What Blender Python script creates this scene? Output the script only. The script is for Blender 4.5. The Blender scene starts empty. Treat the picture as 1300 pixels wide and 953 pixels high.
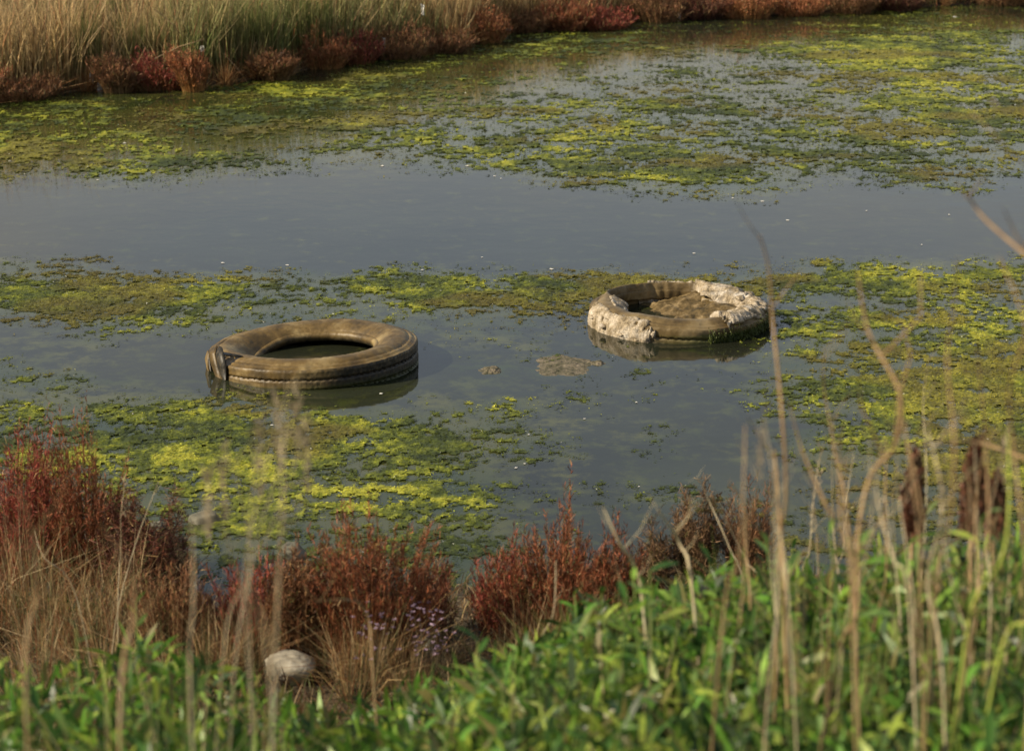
import bpy, math, random
import numpy as np
from mathutils import Matrix, Vector, Euler

random.seed(7)
RNG = np.random.default_rng(7)
SC = bpy.context.scene
COL = SC.collection
R = math.radians

# ------------------------------------------------------------------ camera
F_PX, CU, CV = 3000.0, 650.0, 476.5          # photograph: 1300 x 953
CAM_H, PITCH = 2.95, R(15.5)
cam_d = bpy.data.cameras.new('camera')
cam = bpy.data.objects.new('camera', cam_d)
COL.objects.link(cam)
cam.location = (0, 0, CAM_H)
cam.rotation_euler = (R(90) - PITCH, 0, 0)
cam_d.sensor_width = 36.0
cam_d.lens = F_PX / 1300.0 * 36.0
cam_d.clip_start = 0.05
cam_d.clip_end = 3000
cam_d.dof.use_dof = True
cam_d.dof.focus_distance = 11.2
cam_d.dof.aperture_fstop = 5.0
SC.camera = cam

# ------------------------------------------------------------------ sky and sun
SUN_EL = R(31)
SUN_DIR = Vector((-1.0, -0.28, 0)).normalized()      # towards the sun, from the left
SUN_ROT = math.atan2(SUN_DIR.x, SUN_DIR.y)
world = bpy.data.worlds.new('World')
SC.world = world
world.use_nodes = True
nt = world.node_tree
nt.nodes.clear()
w_out = nt.nodes.new('ShaderNodeOutputWorld')
w_bg = nt.nodes.new('ShaderNodeBackground')
w_sky = nt.nodes.new('ShaderNodeTexSky')
w_sky.sky_type = 'NISHITA'
w_sky.sun_disc = False
w_sky.sun_elevation = SUN_EL
w_sky.sun_rotation = SUN_ROT
w_sky.air_density = 1.0
w_sky.dust_density = 1.0
w_tc = nt.nodes.new('ShaderNodeTexCoord')
w_map = nt.nodes.new('ShaderNodeMapping')
w_map.inputs['Scale'].default_value = (1, 1, 4.5)
w_n = nt.nodes.new('ShaderNodeTexNoise')
w_n.inputs['Scale'].default_value = 2.6
w_n.inputs['Detail'].default_value = 5
w_r = nt.nodes.new('ShaderNodeValToRGB')
w_r.color_ramp.elements[0].position = 0.4
w_r.color_ramp.elements[0].color = (0.55, 0.55, 0.55, 1)
w_r.color_ramp.elements[1].position = 0.58
w_r.color_ramp.elements[1].color = (1.0, 1.0, 1.0, 1)
w_mix = nt.nodes.new('ShaderNodeMix')
w_mix.data_type = 'RGBA'
w_mix.inputs[7].default_value = (4.15, 4.1, 3.95, 1)        # grey cloud
L = nt.links.new
L(w_tc.outputs['Generated'], w_map.inputs['Vector'])
L(w_map.outputs[0], w_n.inputs['Vector'])
L(w_n.outputs[0], w_r.inputs[0])
w_sep = nt.nodes.new('ShaderNodeSeparateXYZ')
w_el = nt.nodes.new('ShaderNodeMapRange')
w_el.inputs['From Min'].default_value = 0.15
w_el.inputs['From Max'].default_value = 0.75
w_el.inputs['To Min'].default_value = 1.0
w_el.inputs['To Max'].default_value = 0.35
w_mul = nt.nodes.new('ShaderNodeMath')
w_mul.operation = 'MULTIPLY'
L(w_tc.outputs['Generated'], w_sep.inputs[0])
L(w_sep.outputs['Z'], w_el.inputs[0])
L(w_r.outputs[0], w_mul.inputs[0])
L(w_el.outputs[0], w_mul.inputs[1])
L(w_mul.outputs[0], w_mix.inputs[0])
L(w_sky.outputs[0], w_mix.inputs[6])
L(w_mix.outputs[2], w_bg.inputs['Color'])
w_bg.inputs['Strength'].default_value = 0.09
L(w_bg.outputs[0], w_out.inputs[0])

sun_d = bpy.data.lights.new('sun', 'SUN')
sun_d.energy = 5.0
sun_d.angle = R(0.5)
sun_d.color = (1.0, 0.86, 0.64)
sun = bpy.data.objects.new('sun', sun_d)
COL.objects.link(sun)
sd = Vector((SUN_DIR.x * math.cos(SUN_EL), SUN_DIR.y * math.cos(SUN_EL), math.sin(SUN_EL)))
sun.rotation_euler = sd.to_track_quat('Z', 'Y').to_euler()

SC.view_settings.view_transform = 'Standard'
SC.view_settings.look = 'None'
SC.view_settings.gamma = 1
SC.view_settings.exposure = 0.58
SC.cycles.max_bounces = 6
SC.cycles.transparent_max_bounces = 8

# ------------------------------------------------------------------ helpers
CP, SP = math.cos(PITCH), math.sin(PITCH)


def ray(u, v):
    a, b = (u - CU) / F_PX, (CV - v) / F_PX
    return a, CP + b * SP, -SP + b * CP


def at_z(u, v, z=0.0):
    """where the line of sight through photo point (u, v) meets height z"""
    x, y, zz = ray(u, v)
    t = (z - CAM_H) / zz
    return x * t, y * t, z


def at_y(u, v, Y):
    x, y, z = ray(u, v)
    t = Y / y
    return x * t, Y, CAM_H + z * t


def to_px(x, y, z=0.0):
    d = y * CP - (z - CAM_H) * SP
    up = y * SP + (z - CAM_H) * CP
    return CU + F_PX * x / d, CV - F_PX * up / d


class Noise2:
    def __init__(self, seed):
        self.t = np.random.default_rng(seed).random((256, 256))

    def __call__(self, x, y):
        x = np.asarray(x, float) + 71.3
        y = np.asarray(y, float) + 33.7
        xi, yi = np.floor(x).astype(int), np.floor(y).astype(int)
        fx, fy = x - xi, y - yi
        fx, fy = fx * fx * (3 - 2 * fx), fy * fy * (3 - 2 * fy)
        t = self.t
        a = t[xi % 256, yi % 256]
        b = t[(xi + 1) % 256, yi % 256]
        c = t[xi % 256, (yi + 1) % 256]
        d = t[(xi + 1) % 256, (yi + 1) % 256]
        return (a * (1 - fx) + b * fx) * (1 - fy) + (c * (1 - fx) + d * fx) * fy

    def fbm(self, x, y, o=4):
        s, w, tot = 0, 1.0, 0
        for k in range(o):
            s = s + w * self(x * 2 ** k + 17 * k, y * 2 ** k + 9 * k)
            tot += w
            w *= 0.55
        return s / tot


N1, N2, N3, N4 = Noise2(1), Noise2(2), Noise2(3), Noise2(4)


def tag(o, label=None, cat=None, group=None, kind=None):
    if label:
        o['label'] = label
    if cat:
        o['category'] = cat
    if group:
        o['group'] = group
    if kind:
        o['kind'] = kind
    return o


def empty(name, loc=(0, 0, 0), rz=0.0):
    o = bpy.data.objects.new(name, None)
    o.empty_display_size = 0.1
    o.location = loc
    o.rotation_euler = (0, 0, rz)
    COL.objects.link(o)
    return o


def new_obj(name, me, parent=None, loc=None):
    o = bpy.data.objects.new(name, me)
    COL.objects.link(o)
    if parent is not None:
        o.parent = parent
    if loc is not None:
        o.location = loc
    return o


def mesh_np(name, V, loops, starts, totals, mat, cols=None, smooth=False):
    """fast mesh from arrays"""
    me = bpy.data.meshes.new(name)
    V = np.asarray(V, np.float32)
    me.vertices.add(len(V))
    me.vertices.foreach_set('co', V.ravel())
    loops = np.asarray(loops, np.int32)
    me.loops.add(len(loops))
    me.loops.foreach_set('vertex_index', loops)
    me.polygons.add(len(starts))
    me.polygons.foreach_set('loop_start', np.asarray(starts, np.int32))
    me.polygons.foreach_set('loop_total', np.asarray(totals, np.int32))
    if smooth:
        me.polygons.foreach_set('use_smooth', np.ones(len(starts), bool))
    if cols is not None:
        ca = me.color_attributes.new('Col', 'FLOAT_COLOR', 'POINT')
        c = np.ones((len(V), 4), np.float32)
        c[:, :3] = cols
        ca.data.foreach_set('color', c.ravel())
    me.update(calc_edges=True)
    me.validate()
    if mat:
        me.materials.append(mat)
    return me


def grid_mesh(name, X, Y, Z, mat, cols=None, smooth=True, closed=False):
    """X, Y, Z: (n, m) arrays; closed wraps the first axis"""
    n, m = X.shape
    V = np.stack([X, Y, Z], -1).reshape(-1, 3)
    nn = n if closed else n - 1
    i, j = np.meshgrid(np.arange(nn), np.arange(m - 1), indexing='ij')
    i2 = (i + 1) % n
    q = np.stack([i * m + j, i2 * m + j, i2 * m + j + 1, i * m + j + 1], -1).reshape(-1)
    k = nn * (m - 1)
    return mesh_np(name, V, q, np.arange(k) * 4, np.full(k, 4), mat,
                   None if cols is None else cols.reshape(-1, 3), smooth)


class Blades:
    """collects tapering blades: five vertices, a quad and a triangle each"""

    def __init__(self):
        self.V, self.C = [], []

    def add(self, P0, P1, P2, W0, c0, c1, c2, wmid=0.8):
        P0, P1, P2 = (np.asarray(p, float) for p in (P0, P1, P2))
        n = len(P0)
        d = P2 - P0
        r = RNG.normal(size=(n, 3)) * np.array([1, 1, 0.25])
        s = np.cross(d, r)
        s /= np.linalg.norm(s, axis=1, keepdims=True) + 1e-9
        W0 = np.broadcast_to(np.asarray(W0, float), (n,))[:, None] * 0.5
        v = np.stack([P0 - s * W0, P0 + s * W0, P1 + s * W0 * wmid, P1 - s * W0 * wmid, P2], 1)
        c = np.stack([np.broadcast_to(c0, (n, 3)), np.broadcast_to(c0, (n, 3)), np.broadcast_to(c1, (n, 3)),
                      np.broadcast_to(c1, (n, 3)), np.broadcast_to(c2, (n, 3))], 1)
        self.V.append(v)
        self.C.append(c)

    def mesh(self, name, mat):
        V = np.concatenate(self.V)
        C = np.concatenate(self.C)
        n = len(V)
        b = (np.arange(n) * 5)[:, None]
        loops = (b + np.array([0, 1, 2, 3, 3, 2, 4])).ravel()
        starts = np.stack([np.arange(n) * 7, np.arange(n) * 7 + 4], 1).ravel()
        tot = np.tile([4, 3], n)
        return mesh_np(name, V.reshape(-1, 3), loops, starts, tot, mat, C.reshape(-1, 3))


def tube(name, pts, radii, mat, cols=None, sides=6):
    """swept tube through pts"""
    pts = [Vector(p) for p in pts]
    V, loops, starts, tot, C = [], [], [], [], []
    for k, p in enumerate(pts):
        d = (pts[min(k + 1, len(pts) - 1)] - pts[max(k - 1, 0)]).normalized()
        a = d.cross(Vector((0, 1, 0.13))).normalized()
        b = d.cross(a)
        for s in range(sides):
            t = 2 * math.pi * s / sides
            V.append(p + (a * math.cos(t) + b * math.sin(t)) * radii[k])
            if cols is not None:
                C.append(cols[k])
    for k in range(len(pts) - 1):
        for s in range(sides):
            s2 = (s + 1) % sides
            starts.append(len(loops))
            tot.append(4)
            loops += [k * sides + s, k * sides + s2, (k + 1) * sides + s2, (k + 1) * sides + s]
    for k in (0, len(pts) - 1):
        starts.append(len(loops))
        tot.append(sides)
        loops += [k * sides + s for s in range(sides)]
    return mesh_np(name, np.array([tuple(v) for v in V]), loops, starts, tot, mat,
                   np.array(C) if cols is not None else None, True)


def join_tubes(name, specs, mat, sides=5):
    V, loops, starts, tot = [], [], [], []
    for pts, radii in specs:
        pts = [Vector(p) for p in pts]
        o = len(V)
        for k, p in enumerate(pts):
            d = (pts[min(k + 1, len(pts) - 1)] - pts[max(k - 1, 0)]).normalized()
            a = d.cross(Vector((0.1, 1, 0.13))).normalized()
            b = d.cross(a)
            for s in range(sides):
                t = 2 * math.pi * s / sides
                V.append(tuple(p + (a * math.cos(t) + b * math.sin(t)) * radii[k]))
        for k in range(len(pts) - 1):
            for s in range(sides):
                s2 = (s + 1) % sides
                starts.append(len(loops))
                tot.append(4)
                loops += [o + k * sides + s, o + k * sides + s2, o + (k + 1) * sides + s2, o + (k + 1) * sides + s]
    return mesh_np(name, np.array(V), loops, starts, tot, mat, None, True)


# ------------------------------------------------------------------ materials
def new_mat(name):
    m = bpy.data.materials.new(name)
    m.use_nodes = True
    m.node_tree.nodes.clear()
    return m, m.node_tree.nodes, m.node_tree.links.new


def leaf_mat(name, translucent=0.35, rough=0.55, tint=(1, 1, 1), nscale=40, spec=0.3, ndepth=0.35):
    m, N, Lk = new_mat(name)
    out = N.new('ShaderNodeOutputMaterial')
    at = N.new('ShaderNodeAttribute')
    at.attribute_name = 'Col'
    tc = N.new('ShaderNodeTexCoord')
    no = N.new('ShaderNodeTexNoise')
    no.inputs['Scale'].default_value = nscale
    no.inputs['Detail'].default_value = 3
    mr = N.new('ShaderNodeMapRange')
    mr.inputs['From Min'].default_value = 0.3
    mr.inputs['From Max'].default_value = 0.7
    mr.inputs['To Min'].default_value = 1 - ndepth
    mr.inputs['To Max'].default_value = 1 + ndepth
    mul = N.new('ShaderNodeVectorMath')
    mul.operation = 'SCALE'
    mt = N.new('ShaderNodeVectorMath')
    mt.operation = 'MULTIPLY'
    mt.inputs[1].default_value = tint
    p = N.new('ShaderNodeBsdfPrincipled')
    p.inputs['Roughness'].default_value = rough
    p.inputs['Specular IOR Level'].default_value = spec
    Lk(tc.outputs['Object'], no.inputs['Vector'])
    Lk(no.outputs[0], mr.inputs[0])
    Lk(at.outputs['Color'], mul.inputs[0])
    Lk(mr.outputs[0], mul.inputs['Scale'])
    Lk(mul.outputs[0], mt.inputs[0])
    Lk(mt.outputs[0], p.inputs['Base Color'])
    if translucent:
        tr = N.new('ShaderNodeBsdfTranslucent')
        mx = N.new('ShaderNodeMixShader')
        mx.inputs[0].default_value = translucent
        Lk(mt.outputs[0], tr.inputs[0])
        Lk(p.outputs[0], mx.inputs[1])
        Lk(tr.outputs[0], mx.inputs[2])
        Lk(mx.outputs[0], out.inputs[0])
    else:
        Lk(p.outputs[0], out.inputs[0])
    return m


def ramp_mat(name, stops, scale=8, detail=6, rough=0.85, bump=0.4, bscale=40, bdist=0.01, spec=0.25, coord='Object',
             map_scale=None):
    m, N, Lk = new_mat(name)
    out = N.new('ShaderNodeOutputMaterial')
    tc = N.new('ShaderNodeTexCoord')
    no = N.new('ShaderNodeTexNoise')
    no.inputs['Scale'].default_value = scale
    no.inputs['Detail'].default_value = detail
    no.inputs['Roughness'].default_value = 0.65
    rp = N.new('ShaderNodeValToRGB')
    e = rp.color_ramp.elements
    while len(e) < len(stops):
        e.new(0.5)
    for k, (pos, c) in enumerate(stops):
        e[k].position = pos
        e[k].color = (*c, 1)
    n2 = N.new('ShaderNodeTexNoise')
    n2.inputs['Scale'].default_value = bscale
    n2.inputs['Detail'].default_value = 6
    b = N.new('ShaderNodeBump')
    b.inputs['Strength'].default_value = bump
    b.inputs['Distance'].default_value = bdist
    p = N.new('ShaderNodeBsdfPrincipled')
    p.inputs['Roughness'].default_value = rough
    p.inputs['Specular IOR Level'].default_value = spec
    src = tc.outputs[coord]
    if map_scale:
        mp = N.new('ShaderNodeMapping')
        mp.inputs['Scale'].default_value = map_scale
        Lk(src, mp.inputs[0])
        src = mp.outputs[0]
    Lk(src, no.inputs['Vector'])
    Lk(src, n2.inputs['Vector'])
    Lk(no.outputs[0], rp.inputs[0])
    Lk(rp.outputs[0], p.inputs['Base Color'])
    Lk(n2.outputs[0], b.inputs['Height'])
    Lk(b.outputs[0], p.inputs['Normal'])
    Lk(p.outputs[0], out.inputs[0])
    return m


M_algae = leaf_mat('algae', 0.12, 0.5, nscale=90, spec=0.25, ndepth=0.3)
M_grass = leaf_mat('grass_blades', 0.4, 0.6, nscale=30)
M_shrub = leaf_mat('glasswort', 0.2, 0.6, nscale=35, ndepth=0.45)
M_leaf = leaf_mat('green_leaf', 0.4, 0.42, nscale=25, spec=0.5, ndepth=0.25)
M_mud = ramp_mat('bank_mud', [(0.3, (0.025, 0.018, 0.011)), (0.5, (0.06, 0.045, 0.026)), (0.75, (0.11, 0.085, 0.05))],
                 scale=3, bump=0.8, bscale=25, bdist=0.03, rough=0.9)
M_rock = ramp_mat('grey_rock', [(0.3, (0.05, 0.05, 0.038)), (0.5, (0.13, 0.125, 0.095)), (0.7, (0.25, 0.235, 0.19))],
                  scale=9, bump=0.7, bscale=30, bdist=0.01)
M_pale = ramp_mat('pale_stone', [(0.3, (0.28, 0.25, 0.19)), (0.5, (0.42, 0.38, 0.31)), (0.7, (0.55, 0.51, 0.43))],
                  scale=9, bump=0.6, bscale=30, bdist=0.01)
M_pale_low = ramp_mat('chalky_stone', [(0.3, (0.17, 0.15, 0.11)), (0.5, (0.31, 0.28, 0.22)), (0.7, (0.44, 0.41, 0.34))], scale=12, bump=0.8,
                      bscale=35, bdist=0.01)
M_crust = ramp_mat('dried_crust', [(0.3, (0.12, 0.09, 0.05)), (0.43, (0.27, 0.215, 0.14)), (0.56, (0.40, 0.34, 0.26)),
                                   (0.70, (0.58, 0.54, 0.47))], scale=16, bump=0.8, bscale=60, bdist=0.008)


def crack(m, scale, width, depth):
    """dark open cracks between plates of dried mud"""
    N, Lk = m.node_tree.nodes, m.node_tree.links.new
    p = [n for n in N if n.type == 'BSDF_PRINCIPLED'][0]
    tc = [n for n in N if n.type == 'TEX_COORD'][0]
    nz = N.new('ShaderNodeTexNoise')
    nz.inputs['Scale'].default_value = scale * 1.5
    ad = N.new('ShaderNodeVectorMath')
    ad.operation = 'MULTIPLY_ADD'
    ad.inputs[1].default_value = (0.09, 0.09, 0.09)
    vo = N.new('ShaderNodeTexVoronoi')
    vo.feature = 'DISTANCE_TO_EDGE'
    vo.inputs['Scale'].default_value = scale
    mr = N.new('ShaderNodeMapRange')
    mr.inputs['From Max'].default_value = width
    mr.inputs['To Min'].default_value = 0.55
    sc_ = N.new('ShaderNodeVectorMath')
    sc_.operation = 'SCALE'
    b2 = N.new('ShaderNodeBump')
    b2.inputs['Strength'].default_value = 0.9
    b2.inputs['Distance'].default_value = depth
    col = p.inputs['Base Color'].links[0].from_socket
    nrm = p.inputs['Normal'].links[0].from_socket
    Lk(tc.outputs['Object'], nz.inputs['Vector'])
    Lk(nz.outputs['Color'], ad.inputs[0])
    Lk(tc.outputs['Object'], ad.inputs[2])
    Lk(ad.outputs[0], vo.inputs['Vector'])
    Lk(vo.outputs['Distance'], mr.inputs[0])
    Lk(col, sc_.inputs[0])
    Lk(mr.outputs[0], sc_.inputs['Scale'])
    Lk(sc_.outputs[0], p.inputs['Base Color'])
    Lk(mr.outputs[0], b2.inputs['Height'])
    Lk(nrm, b2.inputs['Normal'])
    Lk(b2.outputs[0], p.inputs['Normal'])


crack(M_crust, 31, 0.035, 0.004)
M_stalk = ramp_mat('dry_stalk', [(0.3, (0.16, 0.10, 0.05)), (0.5, (0.30, 0.20, 0.10)), (0.7, (0.42, 0.32, 0.19))],
                   scale=12, bump=0.2)
M_stalk_pale = ramp_mat('pale_straw', [(0.3, (0.30, 0.24, 0.15)), (0.5, (0.42, 0.35, 0.22)), (0.7, (0.52, 0.46, 0.33))],
                        scale=12, bump=0.2)
M_weed_stem = ramp_mat('weed_stem', [(0.3, (0.07, 0.12, 0.025)), (0.5, (0.11, 0.17, 0.035)), (0.7, (0.16, 0.20, 0.06))], scale=12, bump=0.2)
M_stalk_green = ramp_mat('green_stem', [(0.3, (0.16, 0.22, 0.04)), (0.5, (0.28, 0.32, 0.06)), (0.7, (0.40, 0.36, 0.10))],
                         scale=12, bump=0.2)
M_plastic = ramp_mat('weathered_plastic', [(0.3, (0.45, 0.43, 0.38)), (0.6, (0.7, 0.68, 0.62))], scale=10, bump=0.3)


M_fill = ramp_mat('brown_mud', [(0.34, (0.035, 0.026, 0.010)), (0.5, (0.10, 0.068, 0.026)), (0.64, (0.22, 0.16, 0.08))], scale=17, bump=1.0,
                  bscale=50, bdist=0.006, rough=0.6)


def rubber_mat(name, upper, lower):
    """silt film over rubber: the flat upper faces hold more of it, streaks, pale wear and a green damp line"""
    m, N, Lk = new_mat(name)
    out = N.new('ShaderNodeOutputMaterial')
    tc = N.new('ShaderNodeTexCoord')
    n1 = N.new('ShaderNodeTexNoise')
    n1.inputs['Scale'].default_value = 7
    n1.inputs['Detail'].default_value = 7
    n1.inputs['Roughness'].default_value = 0.6
    r1 = N.new('ShaderNodeValToRGB')
    e = r1.color_ramp.elements
    e.new(0.5)
    e[0].position, e[0].color = 0.36, (*upper[0], 1)
    e[1].position, e[1].color = 0.5, (*upper[1], 1)
    e[2].position, e[2].color = 0.64, (*upper[2], 1)
    n2 = N.new('ShaderNodeTexNoise')
    n2.inputs['Scale'].default_value = 60
    n2.inputs['Detail'].default_value = 4
    r2 = N.new('ShaderNodeValToRGB')
    e = r2.color_ramp.elements
    e[0].position, e[0].color = 0.4, (*lower[0], 1)
    e[1].position, e[1].color = 0.7, (*lower[1], 1)
    at = N.new('ShaderNodeAttribute')
    at.attribute_name = 'Col'
    sep = N.new('ShaderNodeSeparateColor')
    mx = N.new('ShaderNodeMix')
    mx.data_type = 'RGBA'
    mg = N.new('ShaderNodeMix')
    mg.data_type = 'RGBA'
    mg.inputs[7].default_value = (0.045, 0.06, 0.008, 1)
    b = N.new('ShaderNodeBump')
    b.inputs['Strength'].default_value = 0.5
    b.inputs['Distance'].default_value = 0.004
    p = N.new('ShaderNodeBsdfPrincipled')
    p.inputs['Roughness'].default_value = 0.5
    p.inputs['Specular IOR Level'].default_value = 0.4
    Lk(tc.outputs['Object'], n1.inputs['Vector'])
    Lk(tc.outputs['Object'], n2.inputs['Vector'])
    Lk(n1.outputs[0], r1.inputs[0])
    Lk(n2.outputs[0], r2.inputs[0])
    Lk(at.outputs['Color'], sep.inputs[0])
    Lk(sep.outputs[0], mx.inputs[0])
    Lk(r1.outputs[0], mx.inputs[7])
    Lk(r2.outputs[0], mx.inputs[6])
    Lk(mx.outputs[2], mg.inputs[6])
    Lk(sep.outputs[1], mg.inputs[0])
    Lk(mg.outputs[2], p.inputs['Base Color'])
    Lk(n2.outputs[0], b.inputs['Height'])
    Lk(b.outputs[0], p.inputs['Normal'])
    Lk(p.outputs[0], out.inputs[0])
    return m


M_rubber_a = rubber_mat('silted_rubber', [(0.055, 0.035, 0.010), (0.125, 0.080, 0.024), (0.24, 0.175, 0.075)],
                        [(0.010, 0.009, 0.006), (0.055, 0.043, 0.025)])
M_rubber_b = rubber_mat('brown_rubber', [(0.060, 0.040, 0.015), (0.125, 0.085, 0.032), (0.21, 0.155, 0.075)],
                        [(0.022, 0.018, 0.011), (0.10, 0.078, 0.042)])


# water: murky, with the tint of drowned algae where the map says so
def water_mat():
    m, N, Lk = new_mat('pond_water')
    out = N.new('ShaderNodeOutputMaterial')
    at = N.new('ShaderNodeAttribute')
    at.attribute_name = 'Col'
    tc = N.new('ShaderNodeTexCoord')
    mp = N.new('ShaderNodeMapping')
    mp.inputs['Scale'].default_value = (1, 1, 1)
    n1 = N.new('ShaderNodeTexNoise')
    n1.inputs['Scale'].default_value = 1.3
    n1.inputs['Detail'].default_value = 6
    mr = N.new('ShaderNodeMapRange')
    mr.inputs['From Min'].default_value = 0.35
    mr.inputs['From Max'].default_value = 0.7
    mr.inputs['To Min'].default_value = 0.8
    mr.inputs['To Max'].default_value = 1.25
    sc = N.new('ShaderNodeVectorMath')
    sc.operation = 'SCALE'
    n2 = N.new('ShaderNodeTexNoise')
    n2.inputs['Scale'].default_value = 4.5
    n2.inputs['Detail'].default_value = 6
    b = N.new('ShaderNodeBump')
    b.inputs['Strength'].default_value = 0.05
    b.inputs['Distance'].default_value = 0.02
    p = N.new('ShaderNodeBsdfPrincipled')
    p.inputs['Roughness'].default_value = 0.04
    p.inputs['IOR'].default_value = 1.34
    Lk(tc.outputs['Object'], mp.inputs[0])
    Lk(mp.outputs[0], n1.inputs['Vector'])
    Lk(mp.outputs[0], n2.inputs['Vector'])
    Lk(n1.outputs[0], mr.inputs[0])
    Lk(at.outputs['Color'], sc.inputs[0])
    Lk(mr.outputs[0], sc.inputs['Scale'])
    # strands of algae hanging just under the surface
    al = N.new('ShaderNodeAttribute')
    al.attribute_name = 'Algae'
    n3 = N.new('ShaderNodeTexNoise')
    n3.inputs['Scale'].default_value = 7
    n3.inputs['Detail'].default_value = 9
    n3.inputs['Roughness'].default_value = 0.75
    add = N.new('ShaderNodeMath')
    add.operation = 'MULTIPLY_ADD'
    add.inputs[1].default_value = 0.32
    m3 = N.new('ShaderNodeMapRange')
    m3.inputs['From Min'].default_value = 0.54
    m3.inputs['From Max'].default_value = 0.68
    m3.inputs['To Max'].default_value = 0.85
    mx = N.new('ShaderNodeMix')
    mx.data_type = 'RGBA'
    n4 = N.new('ShaderNodeTexNoise')
    n4.inputs['Scale'].default_value = 2.2
    n4.inputs['Detail'].default_value = 5
    r4 = N.new('ShaderNodeValToRGB')
    r4.color_ramp.elements[0].position, r4.color_ramp.elements[0].color = 0.35, (0.028, 0.040, 0.010, 1)
    r4.color_ramp.elements[1].position, r4.color_ramp.elements[1].color = 0.65, (0.074, 0.076, 0.018, 1)
    Lk(mp.outputs[0], n3.inputs['Vector'])
    Lk(mp.outputs[0], n4.inputs['Vector'])
    Lk(n4.outputs[0], r4.inputs[0])
    Lk(al.outputs['Fac'], add.inputs[0])
    Lk(n3.outputs[0], add.inputs[2])
    Lk(add.outputs[0], m3.inputs[0])
    Lk(m3.outputs[0], mx.inputs[0])
    Lk(sc.outputs[0], mx.inputs[6])
    Lk(r4.outputs[0], mx.inputs[7])
    Lk(mx.outputs[2], p.inputs['Base Color'])
    Lk(n2.outputs[0], b.inputs['Height'])
    Lk(b.outputs[0], p.inputs['Normal'])
    Lk(p.outputs[0], out.inputs[0])
    return m


M_water = water_mat()

# ------------------------------------------------------------------ how much algae floats where (surveyed off the photograph)
COVER = [
    (15,  "000000000000000000001234311"),
    (40,  "000000000000012221111245666"),
    (65,  "000000000003344543346788765"),
    (90,  "000000000764333445444777887"),
    (110, "000002565444555555444567777"),
    (130, "245444455555555555555666665"),
    (150, "554444555655445555555555665"),
    (170, "555554445555556666665566666"),
    (190, "765566655555666677665566665"),
    (210, "655676543223456777765446554"),
    (230, "312442000000024666664112320"),
    (246, "000000000000000014530000000"),
    (262, "000000000000000000000000000"),
    (322, "000000000000000000000000000"),
    (340, "543000000012111111122655554"),
    (355, "765434564466667766555788877"),
    (370, "777777655566776665544455444"),
    (385, "677776554456644444443322344"),
    (400, "135565444433233233334454556"),
    (415, "001222223322212333334555566"),
    (430, "001100000000111000034555555"),
    (445, "000000000000101000015566676"),
    (460, "110000000000000000013555667"),
    (480, "354000000000000000003566788"),
    (500, "233210100000000000013577888"),
    (515, "555555510002231000012445678"),
    (530, "565667754444320000001224567"),
    (550, "566677776666431001001344566"),
    (570, "566677777666531101002445677"),
    (590, "445577777666420000000234567"),
    (610, "334456666555310010000134566"),
    (630, "223344566555410012210123455"),
    (650, "224555565554310000111223344"),
    (670, "335555444344320000122223333"),
    (690, "334444445544420000222222222"),
    (710, "334444445555421100001111111"),
    (740, "223333334444321100000000000"),
    (780, "222222222222111000000000000"),
]
# tint: 0 dark green ... 9 bright yellow green
TINT = [
    (15,  "555555555555555555555566665"),
    (65,  "555555555777655655556888776"),
    (90,  "666555555886555555555688776"),
    (110, "555555566555667655555667887"),
    (150, "666555566666665655565555555"),
    (175, "886555566555656666655544555"),
    (195, "876555455555555577655555555"),
    (210, "655543345555554555555555555"),
    (240, "555555555555555556665555555"),
    (340, "666665555666666666666667776"),
    (370, "644456755678776666666666666"),
    (390, "533467755577666777755555776"),
    (415, "544577777766666777766666777"),
    (460, "555555555555777777655566677"),
    (500, "666666655555777555556667888"),
    (540, "555566667766666555556666788"),
    (580, "555566677776655555555666777"),
    (640, "443445666655555555555555666"),
    (680, "444444455555444444444444555"),
    (740, "444444455555444444444444555"),
]


def field(table, u, v):
    rows = np.array([r[0] for r in table], float)
    G = np.array([[int(c) for c in r[1]] for r in table], float)
    for r in table:
        assert len(r[1]) == 27, r
    cu = np.clip(np.asarray(u, float) / 50.0, 0, 25.999)
    ci = cu.astype(int)
    fu = cu - ci
    v = np.clip(np.asarray(v, float), rows[0], rows[-1] - 1e-3)
    ri = np.clip(np.searchsorted(rows, v, side='right') - 1, 0, len(rows) - 2)
    fv = (v - rows[ri]) / (rows[ri + 1] - rows[ri])
    return ((G[ri, ci] * (1 - fu) + G[ri, ci + 1] * fu) * (1 - fv)
            + (G[ri + 1, ci] * (1 - fu) + G[ri + 1, ci + 1] * fu) * fv) / 9.0


def cover_at(x, y):
    u, v = to_px(x, y)
    # wander the borders so they do not follow the survey lines
    u = u + (N4.fbm(x * 1.3, y * 1.3, 3) - 0.5) * 60
    v = v + (N3.fbm(x * 1.6 + 40, y * 0.8, 3) - 0.5) * 16
    return field(COVER, u, v)


# ------------------------------------------------------------------ shorelines
SHORE_U = [-900, -300, 0, 120, 240, 330, 400, 520, 600, 640, 700, 800, 900, 1000, 1100, 1170, 1240, 1300, 1500]
SHORE_V = [200, 150, 127, 113, 112, 99, 86, 72, 60, 42, 37, 27, 22, 18, 14, 9, 6, 4, 0]
_p = [at_z(u, v) for u, v in zip(SHORE_U, SHORE_V)]
SHX = np.array([p[0] for p in _p])
SHY = np.array([p[1] for p in _p])


def far_shore(x):
    x = np.asarray(x, float)
    y = np.interp(x, SHX, SHY)
    return y + (N1.fbm(x * 2.0, x * 0 + 3, 3) - 0.5) * 0.35


def near_shore(x):
    x = np.asarray(x, float)
    return 7.75 + 0.25 * np.sin(x * 1.3 + 0.6) + (N2.fbm(x * 2.5, x * 0 + 5, 3) - 0.5) * 0.5 - 0.0 * x


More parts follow.
